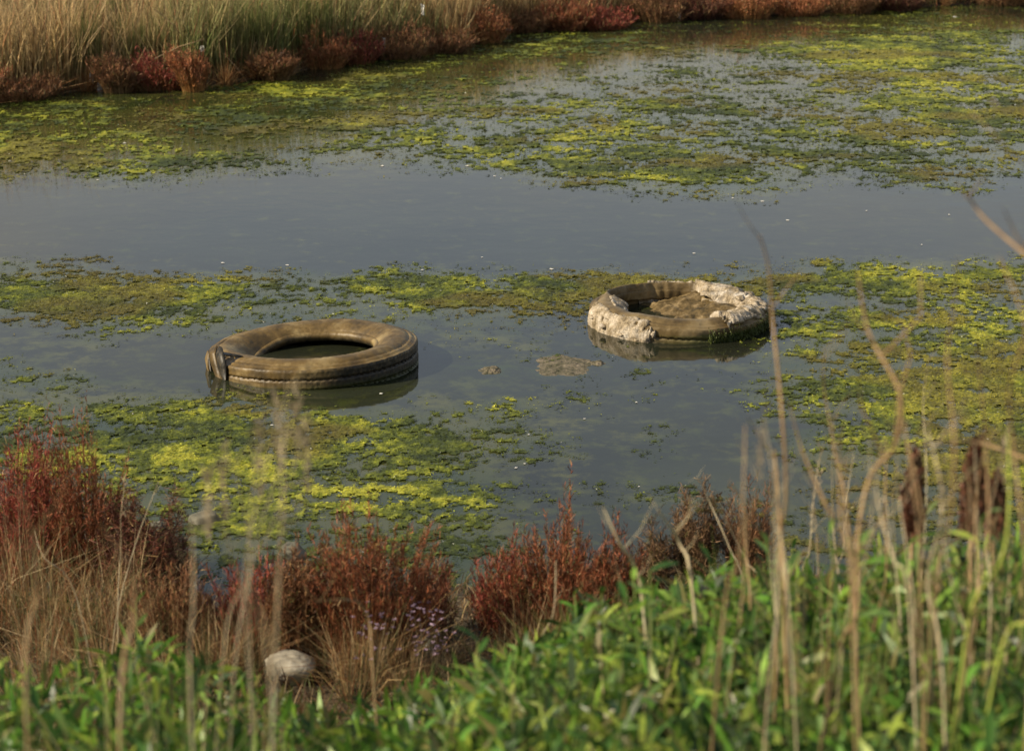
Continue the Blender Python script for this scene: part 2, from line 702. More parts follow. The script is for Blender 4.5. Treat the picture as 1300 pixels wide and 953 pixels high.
def near_z(x, y):
    t = near_shore(x) - np.asarray(y, float)          # metres up the bank from the water's edge
    z = np.interp(t, [-1.0, 0.0, 0.25, 1.2, 2.6, 3.8, 5.0, 9.0, 60, 800],
                  [-0.35, 0.0, 0.05, 0.13, 0.36, 0.75, 1.05, 1.32, 1.5, 1.5])
    return z + (N3.fbm(np.asarray(x) * 3, np.asarray(y) * 3, 4) - 0.5) * 0.10 * np.clip(t, 0, 1)


def far_z(x, y):
    t = np.asarray(y, float) - far_shore(x)
    z = np.interp(t, [-1.0, 0.0, 0.2, 1.5, 6, 40, 1500], [-0.35, 0.0, 0.06, 0.16, 0.30, 0.6, 1.5])
    return z + (N4.fbm(np.asarray(x) * 2, np.asarray(y) * 2, 4) - 0.5) * 0.14 * np.clip(t, 0, 1)


def axis(parts):
    return np.unique(np.concatenate([np.arange(a, b, s) for a, b, s in parts]))


# water sheet
xs = axis([(-400, -40, 60), (-40, -8, 4), (-8, 8, 0.07), (8, 40, 4), (40, 401, 60)])
ys = axis([(4, 7, 0.5), (7, 27, 0.07), (27, 60, 3)])
X, Y = np.meshgrid(xs, ys, indexing='ij')
cv = cover_at(X, Y)
base = np.array([0.016, 0.018, 0.011])
u_, v_ = to_px(X, Y)
shallow = np.clip((v_ - 400) / 200, 0, 1)[..., None] * np.clip(N2.fbm(X * 0.7, Y * 0.5, 4)[..., None] * 2 - 0.6, 0, 1)
wc = base + shallow * np.array([0.014, 0.019, 0.006])
wm = grid_mesh('water', X, Y, X * 0, M_water, wc)
wa = wm.color_attributes.new('Algae', 'FLOAT_COLOR', 'POINT')
wcv = np.ones((X.size, 4), np.float32)
wcv[:, :3] = np.clip(cv * 1.3 + 0.22 * np.clip((v_ - 370) / 60, 0, 1) * np.clip(N3.fbm(X * 0.9, Y * 0.9, 3) * 2.4 - 0.5, 0, 1), 0, 1).reshape(-1, 1)
for cx_, cy_ in (at_z(399, 459)[:2], at_z(861, 408)[:2]):      # murk without weed inside and just round the tyres
    wcv[:, :3] *= np.clip((np.hypot(X - cx_, Y - cy_).reshape(-1, 1) - 0.55) / 0.25, 0, 1)
wa.data.foreach_set('color', wcv.ravel())
o = new_obj('water', wm)
tag(o, kind='structure')

# banks
xs = axis([(-400, -40, 60), (-40, -8, 4), (-8, 8, 0.12), (8, 40, 4), (40, 401, 60)])
ts = np.concatenate([[-12, -3], np.arange(-1.0, 8, 0.12), np.arange(8, 40, 4), [60, 150, 400, 1400]])
X, T = np.meshgrid(xs, ts, indexing='ij')
Y = far_shore(X) + T
o = new_obj('far_bank', grid_mesh('far_bank', X, Y, np.where(T < -1.5, -0.5, far_z(X, Y)), M_mud))
tag(o, kind='structure')
ts = np.concatenate([[-3], np.arange(-1.0, 6, 0.07), np.arange(6, 40, 3), [60, 150, 400]])
X, T = np.meshgrid(xs, ts, indexing='ij')
Y = near_shore(X) - T
o = new_obj('near_bank', grid_mesh('near_bank', X, Y, np.where(T < -1.5, -0.5, near_z(X, Y)), M_mud))
tag(o, kind='structure')

# ------------------------------------------------------------------ the two tyres (placed before the algae, which keeps clear of them)
T1 = Vector((*at_z(399, 459)[:2], 0.0))
T2 = Vector((*at_z(861, 408)[:2], 0.0))
R1, R2 = 0.495, 0.455


# ------------------------------------------------------------------ floating algae
def srgb(r, g, b):
    return np.array([((c / 255) / 12.92 if c / 255 <= 0.04045 else ((c / 255 + 0.055) / 1.055) ** 2.4) for c in (r, g, b)])


def mat_noise(x, y):
    return (0.15 * N1.fbm(x * 1.1, y * 1.2, 2) + 0.20 * N2.fbm(x * 3.2, y * 4.4, 2) + 0.28 * N3.fbm(x * 11, y * 14, 2)
            + 0.37 * N4.fbm(x * 40, y * 40, 2))


_s = RNG.uniform(-6, 26, (2, 60000))
_q = np.sort(mat_noise(_s[0], _s[1]))


def algae_fields(x, y):
    c = np.clip(cover_at(x, y) * 1.17 + 0.05 * (y < 12.6) * (N2.fbm(x * 1.2, y * 1.2, 2) > 0.5), 0, 0.92)
    rank = np.interp(mat_noise(x, y), _q, np.linspace(0, 1, len(_q)))
    ok = (rank < c) & (c > 0.03) & (y < far_shore(x) - 0.02) & (y > near_shore(x) - 0.05)
    for tc, rr in ((T1, R1 + 0.03), (T2, R2 + 0.02)):
        ok &= ((x - tc.x) ** 2 + (y - tc.y) ** 2 > rr * rr)
    depth = np.clip((c - rank) / 0.55, 0, 1)                  # 0 at a mat's ragged edge, 1 in its heart
    return c, rank, ok, depth


C_STOPS = np.array([0, 0.30, 0.55, 0.78, 1.0])
C_TAB = np.array([(0.042, 0.056, 0.014), (0.070, 0.090, 0.014), (0.120, 0.140, 0.016), (0.20, 0.225, 0.020), (0.35, 0.345, 0.035)])


def algae_colour(x, y, depth, rng):
    u, v = to_px(x, y)
    tint = (field(TINT, u, v) * 0.75 + (N4.fbm(x * 1.9, y * 2.2, 3) - 0.5) * 1.3 + (N2.fbm(x * 8, y * 9, 2) - 0.5) * 0.9
            + (N1.fbm(x * 40, y * 32, 2) - 0.5) * 0.6
            + (mounds(x, y) - 0.5) * 1.0 + 0.34 * depth - 0.19)
    tint = np.clip(tint - 0.03 - 0.04 * (y > 14.4), 0, 1)
    col = np.stack([np.interp(tint, C_STOPS, C_TAB[:, k]) for k in range(3)], -1)
    br = np.clip((N1.fbm(x * 1.3 + 9, y * 1.5, 3) - 0.55) * 6, 0, 0.6)[..., None]
    return col * (1 - br) + np.array([0.15, 0.115, 0.02]) * br


def mounds(x, y):
    return 0.35 * N3.fbm(x * 12 + 5, y * 12, 2) + 0.65 * N1.fbm(x * 42, y * 34 + 7, 2)


def algae(name, x0, x1, y0, y1, gx, gy, n, size, label, seed):
    """a lumpy skin where the mats lie, and fine strands over it, in one mesh"""
    rng = np.random.default_rng(seed)
    X, Y = np.meshgrid(np.arange(x0, x1, gx), np.arange(y0, y1, gy), indexing='ij')
    c, rank, ok, depth = algae_fields(X, Y)
    Z = 0.0015 + depth * size * 0.7 * np.clip(mounds(X, Y) - 0.25, 0, 1) * 2.0
    Cg = algae_colour(X, Y, depth, rng) * rng.uniform(0.75, 1.2, X.shape)[..., None]
    Xj = X + rng.uniform(-0.35, 0.35, X.shape) * gx
    Yj = Y + rng.uniform(-0.35, 0.35, X.shape) * gy
    m_ = X.shape[1]
    cell = ok[:-1, :-1] & ok[1:, :-1] & ok[:-1, 1:] & ok[1:, 1:]
    i, j = np.nonzero(cell)
    q = np.stack([i * m_ + j, (i + 1) * m_ + j, (i + 1) * m_ + j + 1, i * m_ + j + 1], -1).ravel()
    used, inv = np.unique(q, return_inverse=True)
    V1 = np.stack([Xj, Yj, Z], -1).reshape(-1, 3)[used]
    C1 = Cg.reshape(-1, 3)[used]
    # strands
    x = rng.uniform(x0, x1, n)
    y = rng.uniform(y0, y1, n)
    c, rank, ok, depth = algae_fields(x, y)
    ok |= (rng.random(n) < 0.03) & (c > 0.2)
    for tc, rr in ((T1, R1 + 0.03), (T2, R2 + 0.02)):
        ok &= ((x - tc.x) ** 2 + (y - tc.y) ** 2 > rr * rr)
    ok &= (y < far_shore(x) - 0.02) & (y > near_shore(x) - 0.05)
    x, y, depth = x[ok], y[ok], depth[ok]
    m = len(x)
    col = algae_colour(x, y, depth, rng)
    wh = rng.random(m) < 0.002
    col[wh] = (0.45, 0.45, 0.38)
    col *= rng.uniform(0.6, 1.45, m)[:, None]
    z = 0.003 + depth * size * 0.7 * np.clip(mounds(x, y) - 0.25, 0, 1) * 2.0 + size * rng.uniform(0, 0.22, m)
    L_ = size * rng.uniform(0.5, 1.6, m)
    W_ = L_ * rng.uniform(0.16, 0.42, m)
    a = rng.uniform(0, 2 * np.pi, m)
    tilt = rng.normal(0, 0.20, m)
    dx = np.stack([np.cos(a) * np.cos(tilt), np.sin(a) * np.cos(tilt), np.sin(tilt)], 1)
    roll = rng.normal(0, 0.38, m)
    dy = np.stack([-np.sin(a) * np.cos(roll), np.cos(a) * np.cos(roll), np.sin(roll)], 1)
    P = np.stack([x, y, z], 1)
    l, w = (L_ / 2)[:, None], (W_ / 2)[:, None]
    V2 = np.stack([P - dx * l, P + dy * w - dx * l * 0.1, P + dx * l, P - dy * w + dx * l * 0.2], 1).reshape(-1, 3)
    C2 = np.repeat(col, 4, 0)
    loops = np.concatenate([inv.ravel(), np.arange(4 * m) + len(V1)])
    k = len(loops) // 4
    me = mesh_np(name, np.concatenate([V1, V2]), loops, np.arange(k) * 4, np.full(k, 4), M_algae, np.concatenate([C1, C2]))
    o = new_obj(name, me)
    tag(o, label, 'algae', None, 'stuff')
    print(name, len(i), m)
    return o


algae('floating_algae', -6.2, 6.2, 14.4, 27, 0.017, 0.030, 760000, 0.016,
      'broad broken mat of yellow green algae floating along the far bank', 11)
algae('floating_algae', -4.4, 0.95, 7.2, 14.4, 0.011, 0.016, 680000, 0.0105,
      'algae mats around the brown tyre on the left half of the water', 12)
algae('floating_algae', 0.95, 4.4, 7.2, 14.4, 0.011, 0.016, 430000, 0.0105,
      'algae mats around and right of the crusted tyre', 13)


# ------------------------------------------------------------------ tyres
def revolve(name, prof, mat, a0=0.0, a1=2 * math.pi, n=240, deform=None, colf=None, parent=None):
    full = abs(a1 - a0 - 2 * math.pi) < 1e-6
    A = np.linspace(a0, a1, n, endpoint=not full)
    r = np.array([p[0] for p in prof])
    z = np.array([p[1] for p in prof])
    AA, RR = np.meshgrid(A, r, indexing='ij')
    _, ZZ = np.meshgrid(A, z, indexing='ij')
    if deform:
        RR, ZZ = deform(AA, RR, ZZ)
    X, Y = RR * np.cos(AA), RR * np.sin(AA)
    C = colf(AA, RR, ZZ) if colf else np.stack([RR * 0 + 1, RR * 0, RR * 0], -1)
    me = grid_mesh(name, X, Y, ZZ, mat, C, True, closed=full)
    return new_obj(name, me, parent)


def dense(prof, k=4):
    out = []
    for a, b in zip(prof[:-1], prof[1:]):
        n = max(1, int(math.hypot(b[0] - a[0], b[1] - a[1]) / 0.008))
        for i in range(n):
            out.append((a[0] + (b[0] - a[0]) * i / n, a[1] + (b[1] - a[1]) * i / n))
    out.append(prof[-1])
    return out


TREAD = [(0.470, -0.14), (0.490, -0.115), (0.497, -0.06), (0.498, 0.012), (0.484, 0.016), (0.484, 0.024),
         (0.498, 0.027), (0.498, 0.066), (0.484, 0.068), (0.484, 0.074), (0.498, 0.076), (0.499, 0.110), (0.495, 0.117)]
SIDE = [(0.494, 0.117), (0.488, 0.120), (0.480, 0.1185), (0.474, 0.126), (0.462, 0.130), (0.457, 0.127), (0.451, 0.134), (0.438, 0.141),
        (0.415, 0.147), (0.385, 0.146), (0.36, 0.140), (0.335, 0.128), (0.318, 0.116), (0.312, 0.110)]
BEAD = [(0.312, 0.110), (0.306, 0.112), (0.298, 0.110), (0.291, 0.103), (0.287, 0.092), (0.291, 0.080), (0.300, 0.066),
        (0.330, 0.070), (0.38, 0.095), (0.43, 0.10), (0.462, 0.07), (0.472, 0.03), (0.472, -0.06), (0.455, -0.10)]


def wrap(a, c):
    return (a - c + np.pi) % (2 * np.pi) - np.pi


def tyre_one():
    root = empty('truck_tyre', (T1.x, T1.y, -0.036))
    root.rotation_euler = (R(-1.2), R(-2.6), 0)
    tag(root, 'whole brown tyre lying half sunk, with torn flap at its left edge', 'tyre', 'old tyres lying in the pond')

    def deform(A, RR, ZZ):
        # sagging side wall on the left, slight waves everywhere
        s = np.exp(-(wrap(A, R(168)) / 0.55) ** 2) * np.clip((0.47 - RR) / 0.15, 0, 1)
        ZZ = ZZ - 0.055 * s * (ZZ > 0.03)
        s2 = np.exp(-(wrap(A, R(208)) / 0.16) ** 2) * (RR > 0.42)
        ZZ = ZZ - 0.03 * s2 * (ZZ > 0.07)
        RR = RR - 0.02 * s2
        w = N1.fbm(np.cos(A) * 2.5 + 5, np.sin(A) * 2.5, 3) - 0.5
        RR = RR * (1 + 0.012 * w)
        ZZ = ZZ + 0.012 * w * np.clip((RR - 0.27) / 0.2, 0, 1)
        f = N2.fbm(A * 40, ZZ * 90, 2) - 0.5
        RR = RR + 0.004 * f
        ZZ = ZZ + 0.006 * (N4.fbm(A * 22, RR * 40, 4) - 0.5) * (ZZ > 0.10)
        RR = RR - 0.0011 * (np.sin(A * 130 + N1(A * 6, A) * 2) > 0.6) * (ZZ > 0.02) * (ZZ < 0.108) * (RR > 0.49)
        # ragged groove edges
        zig = 0.004 * np.sign(np.sin(A * 95)) * (np.abs(RR - 0.483) < 0.006) * (ZZ < 0.1)
        ZZ = ZZ + zig
        return RR, ZZ

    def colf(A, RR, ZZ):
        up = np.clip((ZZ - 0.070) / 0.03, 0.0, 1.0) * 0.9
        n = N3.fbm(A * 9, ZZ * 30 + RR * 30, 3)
        lit = 0.8 * np.clip(np.cos(A - R(205)) * 1.5 + 0.1, 0, 1) * (ZZ > 0.0)          # sunlit left side painted in with more silt colour
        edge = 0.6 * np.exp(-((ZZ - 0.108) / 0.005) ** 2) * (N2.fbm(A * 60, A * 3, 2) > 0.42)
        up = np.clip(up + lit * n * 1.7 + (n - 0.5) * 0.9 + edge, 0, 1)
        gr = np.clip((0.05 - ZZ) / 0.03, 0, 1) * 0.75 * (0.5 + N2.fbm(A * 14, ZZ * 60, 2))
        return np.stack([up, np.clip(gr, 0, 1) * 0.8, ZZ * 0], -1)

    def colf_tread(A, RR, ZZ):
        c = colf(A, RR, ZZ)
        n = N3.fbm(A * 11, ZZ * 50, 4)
        left = np.clip(np.cos(A - R(203)) * 1.9 + 0.05, 0, 1)  # sunlit left and shaded right of the tread, painted into the silt colour
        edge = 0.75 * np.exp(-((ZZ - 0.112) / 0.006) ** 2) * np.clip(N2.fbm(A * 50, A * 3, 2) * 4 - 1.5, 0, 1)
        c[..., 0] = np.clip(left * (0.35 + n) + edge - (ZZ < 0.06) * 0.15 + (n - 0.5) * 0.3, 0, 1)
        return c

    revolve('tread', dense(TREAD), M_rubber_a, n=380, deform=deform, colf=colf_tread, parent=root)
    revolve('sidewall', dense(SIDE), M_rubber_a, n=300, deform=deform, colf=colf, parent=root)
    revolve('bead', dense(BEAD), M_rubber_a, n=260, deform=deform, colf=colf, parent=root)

    # torn rubber at the front left
    def plate(name, P, thick, mat, shade=1.0):
        """curved slab through rows of (left, right) points"""
        n = len(P)
        V, loops, st, tt = [], [], [], []
        L_ = [Vector(p[0]) for p in P]
        R_ = [Vector(p[1]) for p in P]
        for k in range(n):
            d = (L_[min(k + 1, n - 1)] - L_[max(k - 1, 0)])
            nn = d.cross(R_[k] - L_[k])
            nn = nn.normalized() if nn.length > 1e-7 else Vector((0, -1, 0))
            for q in (L_[k] + nn * thick / 2, R_[k] + nn * thick / 2, R_[k] - nn * thick / 2, L_[k] - nn * thick / 2):
                V.append(tuple(q))
        for k in range(n - 1):
            for s in range(4):
                s2 = (s + 1) % 4
                st.append(len(loops))
                tt.append(4)
                loops += [k * 4 + s, k * 4 + s2, k * 4 + 4 + s2, k * 4 + 4 + s]
        for k in (0, n - 1):
            st.append(len(loops))
            tt.append(4)
            loops += [k * 4 + s for s in range(4)]
        C = np.tile(np.array([shade, 0, 0]), (len(V), 1))
        o = new_obj(name, mesh_np(name, np.array(V), loops, st, tt, mat, C), root)
        return o

    def cyl(a, r, z):
        return (r * math.cos(R(a)), r * math.sin(R(a)), z)

    plate('torn_flap', [(cyl(211, .506, .045), cyl(219, .506, .035)), (cyl(206, .509, .105), cyl(214.5, .509, .10)),
                        (cyl(203, .508, .150), cyl(211, .504, .155)), (cyl(202.5, .485, .168), cyl(208, .480, .185))], 0.009, M_rubber_a, 1.0)
    plate('torn_flap', [(cyl(219.5, .507, .040), cyl(221.5, .507, .050)), (cyl(215, .509, .10), cyl(222.5, .507, .11)),
                        (cyl(212, .500, .160), cyl(219, .494, .160)), (cyl(210.5, .478, .190), cyl(212.5, .472, .186))], 0.008, M_rubber_a, 0.0)
    plate('torn_flap', [(cyl(213, .492, .168), cyl(219, .484, .158)), (cyl(217, .455, .160), cyl(221, .450, .150)),  # dark wedge standing in for the shadow of the torn fold
                        (cyl(224, .42, .148), cyl(225, .42, .146))], 0.006, M_rubber_a, 0.0)
    plate('torn_flap', [(cyl(188, .503, .05), cyl(199, .506, .02)), (cyl(190, .510, .095), cyl(200, .509, .075)),
                        (cyl(196, .500, .145), cyl(199, .500, .138))], 0.010, M_rubber_a, 1.0)
    plate('torn_flap', [(cyl(199, .504, .07), cyl(203, .506, .06)), (cyl(200, .508, .11), cyl(203, .508, .12)),
                        (cyl(201, .480, .155), cyl(202, .480, .15))], 0.006, M_rubber_a, 0.0)
    return root


def tyre_two():
    root = empty('truck_tyre', (T2.x, T2.y, -0.052), 0)
    root.rotation_euler = (R(0.5), R(1.0), 0)
    tag(root, 'broken tyre crusted with pale dried mud, beside the green mats on the right', 'tyre', 'old tyres lying in the pond')
    k = R2 / 0.499

    def sc(p):
        return [(r * k, z * 1.06 + 0.004) for r, z in p]

    def deform(A, RR, ZZ):
        w = N2.fbm(np.cos(A) * 3 + 15, np.sin(A) * 3, 3) - 0.5
        RR = RR * (1 + 0.02 * w)
        ZZ = ZZ + 0.02 * w
        # sidewall fallen in at the back left, torn open at the right
        s = np.clip((R(52) - np.abs(wrap(A, R(112)))) / 0.22, 0, 1)
        s = s * (0.72 + 0.25 * N4.fbm(A * 9, A * 0 + 3, 3)) * (ZZ > 0.03) * np.clip((0.425 - RR) / 0.02, 0, 1)
        RR = RR + (0.418 - RR) * s
        s = np.exp(-(wrap(A, R(10)) / 0.45) ** 2) * np.clip((0.42 - RR) / 0.10, 0, 1)
        ZZ = ZZ - 0.05 * s * (ZZ > 0.03)
        zig = 0.004 * np.sign(np.sin(A * 80)) * (np.abs(RR - 0.44) < 0.006) * (ZZ < 0.1)
        RR = RR + 0.004 * (N2.fbm(A * 40, ZZ * 90, 2) - 0.5)
        return RR, ZZ + zig

    def colf(A, RR, ZZ):
        n = N3.fbm(A * 7 + 30, ZZ * 30 + RR * 30, 3)
        up = np.clip(np.clip((ZZ - 0.05) / 0.03, 0, 1) + (n - 0.45), 0, 1)
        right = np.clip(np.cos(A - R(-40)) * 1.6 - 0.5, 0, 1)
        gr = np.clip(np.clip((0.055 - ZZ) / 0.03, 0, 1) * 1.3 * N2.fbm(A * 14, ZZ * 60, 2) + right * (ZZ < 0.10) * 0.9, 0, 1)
        return np.stack([up, gr, ZZ * 0], -1)

    revolve('tread', sc(dense(TREAD)), M_rubber_b, n=320, deform=deform, colf=colf, parent=root)
    revolve('sidewall', sc(dense(SIDE)), M_rubber_b, n=280, deform=deform, colf=colf, parent=root)

    def colf_in(A, RR, ZZ):
        n = N3.fbm(A * 7 + 30, ZZ * 30 + RR * 30, 3)
        return np.stack([np.clip(0.55 + n, 0, 1), np.clip(0.6 - ZZ * 12, 0, 1) * n, ZZ * 0], -1)

    revolve('bead', sc(dense(BEAD)), M_rubber_b, n=240, deform=deform, colf=colf_in, parent=root)

    gx, gy = np.meshgrid(np.linspace(-1, 1, 70), np.linspace(-1, 1, 70), indexing='ij')
    px_, py_ = 0.07 + gx * 0.33, 0.03 + gy * 0.36
    rad_ = np.hypot(px_, py_)
    nf = N1.fbm(px_ * 14, py_ * 14, 5)
    fz = 0.012 + 0.105 * np.clip((px_ + 0.35 * py_ + 0.10) / 0.34, 0, 1) ** 0.8 + (nf - 0.5) * 0.06 + (N3.fbm(px_ * 40, py_ * 40, 3) - 0.5) * 0.012
    fz = np.where(rad_ > 0.40, fz - (rad_ - 0.40) * 1.5, fz)
    keepz = np.clip(fz, -0.05, 0.135)
    keepz = np.where(rad_ > 0.425, -0.08, keepz)
    px_ = np.where(rad_ > 0.43, px_ * 0.43 / rad_, px_)
    py_ = np.where(rad_ > 0.43, py_ * 0.43 / rad_, py_)
    new_obj('mud_fill', grid_mesh('mud_fill', px_, py_, keepz, M_fill, None, True), root)

    # crusts: a lumpy shell over part of the tyre, its rim tucked under the rubber surface
    shell = sc(dense([(0.494, 0.0), (0.497, 0.03), (0.499, 0.07), (0.494, 0.105), (0.478, 0.122), (0.454, 0.134),
                      (0.415, 0.147), (0.375, 0.144), (0.335, 0.128), (0.30, 0.112), (0.29, 0.10)], 4))

    def crust(a0, a1, s0, s1, thick, label, seed):
        n, m = int((a1 - a0) * 1.9), len(shell)
        A = np.linspace(R(a0), R(a1), n)
        S = np.linspace(0, 1, m)
        AA, SS = np.meshgrid(A, S, indexing='ij')
        RR = np.broadcast_to(np.array([p[0] for p in shell]), (n, m)).copy()
        ZZ = np.broadcast_to(np.array([p[1] for p in shell]), (n, m)).copy()
        RR, ZZ = deform(AA, RR, ZZ)
        ang = np.interp(SS, [0, 0.35, 0.6, 1], [0, 0.1, 1.35, 2.1])        # outward direction turns from side to top
        nx, nz = np.cos(ang), np.sin(ang)
        ea = np.clip(np.minimum(AA - R(a0), R(a1) - AA) / 0.16, 0, 1)
        es = np.clip(np.minimum(SS - s0, s1 - SS) / 0.08, -1, 1)
        ns = Noise2(seed)
        cx, cy = RR * np.cos(AA) * 22, RR * np.sin(AA) * 22 + ZZ * 18
        body = ns.fbm(cx, cy, 5)
        slab = ns(np.floor(cx * 0.55 + ns.fbm(cx, cy, 2) * 1.6) * 3.7, np.floor(cy * 0.55 + ns.fbm(cy, cx, 2) * 1.6) * 5.1)
        h = np.minimum(ea, es) * 0.8 + (body - 0.58) * 2.4
        rough = (ns.fbm(cx * 3, cy * 3, 3) - 0.5)
        off = np.where(h > 0.05, thick * (0.15 + 0.9 * np.clip(body - 0.35, 0, 1) + 0.95 * slab) + rough * 0.012, -0.012)
        off = np.where(es < -0.5, -0.04, off)
        RR = RR + nx * off
        ZZ = ZZ + nz * off
        me = grid_mesh('mud_crust', RR * np.cos(AA), RR * np.sin(AA), ZZ, M_crust, None, False)
        o = new_obj('mud_crust', me, root)
        if label:
            o['label'] = label
        return o

    crust(-62, 74, 0.38, 1.06, 0.024, 'thick cream crust over the right hand top', 51)
    crust(184, 252, 0.02, 0.50, 0.016, 'lumpy tan crust on the front left edge', 52)
    for (ca, cr, cz, cs) in [(30, .47, .150, .030), (8, .44, .158, .034), (-12, .46, .148, .028), (48, .45, .150, .024), (-28, .47, .135, .026),
                             (20, .38, .152, .026), (196, .49, .10, .028), (212, .50, .085, .030), (228, .50, .07, .024), (240, .50, .06, .018)]:
        rgc = np.random.default_rng(ca + 400)
        th = np.linspace(0, 2 * np.pi, 14, endpoint=False)
        ph = np.linspace(-1.5, 1.5, 8)
        T_, P_ = np.meshgrid(th, ph, indexing='ij')
        q = cs * (0.65 + 0.5 * rgc.random(T_.shape))
        X_, Y_, Z_ = q * np.cos(T_) * np.cos(P_) * 1.3, q * np.sin(T_) * np.cos(P_), q * np.sin(P_) * 0.45
        cl = new_obj('crust_clod', grid_mesh('crust_clod', X_, Y_, Z_, M_crust, None, False, closed=True), root,
                     (cr * k * math.cos(R(ca)), cr * k * math.sin(R(ca)), cz))
        cl.rotation_euler = (0, 0, ca)
    crust(158, 200, 0.70, 1.0, 0.007, 'thin pale crust along the left inner rim', 53)
    crust(60, 116, 0.30, 0.66, 0.012, 'white crust along the back rim', 54)
    return root


tyre_one()
tyre_two()

# tatters of weed on the shaded side of the second tyre
n = 3600
a = R(1) * RNG.uniform(-75, 10, n)
rr = R2 + RNG.uniform(-0.005, 0.012, n)
zz = np.abs(RNG.normal(0, 0.028, n))
bl = Blades()
P0 = np.stack([T2.x + rr * np.cos(a), T2.y + rr * np.sin(a), zz + 0.002], 1)
D = np.stack([np.cos(a) * 0.006, np.sin(a) * 0.006, -RNG.uniform(0.004, 0.012, n)], 1)
c = np.array([0.05, 0.065, 0.012]) * RNG.uniform(0.5, 1.8, n)[:, None]
bl.add(P0, P0 + D * 0.5, P0 + D, 0.0035, c, c, c)
o = new_obj('clinging_weed', bl.mesh('clinging_weed', M_algae))
tag(o, 'green weed clinging to the shaded right side of the crusted tyre', 'algae', None, 'stuff')


# ------------------------------------------------------------------ rocks and mud
def rock(name, loc, sx, sy, sz, mat, label, cat='rock', seed=0, rz=0.0, chop=0.0):
    ns = Noise2(100 + seed)
    th = np.linspace(0, 2 * np.pi, 30, endpoint=False)
    ph = np.linspace(-np.pi / 2 + 0.02, np.pi / 2 - 0.02, 18)
    T_, P_ = np.meshgrid(th, ph, indexing='ij')
    d = np.stack([np.cos(T_) * np.cos(P_), np.sin(T_) * np.cos(P_), np.sin(P_)], -1)
    rng = np.random.default_rng(seed)
    rad = np.ones(T_.shape)
    for _ in range(9):                                   # cut flat facets
        nrm = rng.normal(size=3)
        nrm /= np.linalg.norm(nrm)
        lim = rng.uniform(0.38, 0.74)
        dd = d @ nrm
        rad = np.where(dd > 0.05, np.minimum(rad, lim / np.maximum(dd, 0.05)), rad)
    rad = rad * (1 + 0.16 * (ns.fbm(d[..., 0] * 3 + 4, d[..., 2] * 3 + d[..., 1] * 2, 4) - 0.5))
    V = d * rad[..., None] * np.array([sx, sy, sz])
    me = grid_mesh(name, V[..., 0], V[..., 1], V[..., 2], mat, None, False, closed=True)
    o = new_obj(name, me, None, loc)
    o.rotation_euler = (0, R(chop), rz)
    tag(o, label, cat)
    return o


p = at_z(262, 662)
rock('rock', (p[0], p[1], 0.012), 0.070, 0.05, 0.052, M_rock, 'grey angular rock poking out of the water beside the red shrubs', seed=3, chop=-18)
p = at_z(368, 858, 0.10)
for _ in range(6):
    p = at_z(368, 858, float(near_z(p[0], p[1])) + 0.02)
rock('stone', (p[0], p[1], p[2] + 0.005), 0.11, 0.10, 0.075, M_pale_low, 'pale rounded stone at the foot of the grass, bottom left of centre', 'stone', 5)
p = at_z(372, 694, 0.16)
rock('rock', (p[0], p[1] - 0.0, 0.13), 0.05, 0.05, 0.05, M_rock, 'whitish rock on top of the low red clump below the left tyre', 'rock', 8)
p = at_z(198, 668, 0.1)
rock('rock', (p[0], p[1], 0.06), 0.04, 0.04, 0.07, M_rock, 'bluish grey rock half hidden among the brown curled twigs at left', 'rock', 9)
p = at_z(470, 790, 0.1)
rock('stone', (p[0], p[1], 0.04), 0.05, 0.05, 0.04, M_rock, 'dull stone in the shade between the two big red shrubs', 'stone', 12)
p = at_z(535, 812, 0.1)
rock('stone', (p[0], p[1], 0.08), 0.06, 0.06, 0.045, M_pale, 'pale stone just under the small violet flowers', 'stone', 14)


def mud_lump(u, v, w, d, label, seed, h=0.009):
    x0, y0, _ = at_z(u, v)
    ns = Noise2(seed)
    gx, gy = np.meshgrid(np.linspace(-1, 1, 60), np.linspace(-1, 1, 60), indexing='ij')
    r2 = gx ** 2 + gy ** 2 + (ns.fbm(gx * 2.2 + 3, gy * 2.2, 4) - 0.5) * 1.3
    z = h * (1 - r2) * (0.7 + ns.fbm(gx * 6, gy * 6, 4)) - 0.002
    z = np.clip(z * (0.5 + ns.fbm(gx * 14, gy * 14, 3)), -0.02, h * 1.2)
    o = new_obj('mud_lump', grid_mesh('mud_lump', gx * w, gy * d, z, M_silt, None, True), None, (x0, y0, 0))
    tag(o, label, 'mud')


M_silt = ramp_mat('pink_silt', [(0.35, (0.05, 0.05, 0.026)), (0.5, (0.11, 0.095, 0.062)), (0.7, (0.20, 0.165, 0.12))], scale=20,
                  bump=0.8, bscale=60, bdist=0.01)
mud_lump(716, 464, 0.17, 0.20, 'pinkish mud lump breaking the surface just left of the crusted tyre', 61, 0.008)
mud_lump(757, 461, 0.055, 0.05, 'small sliver of silt between the mud lump and crusted tyre', 62)
mud_lump(622, 470, 0.055, 0.09, 'small silt patch with green weed, midway between the tyres', 63)


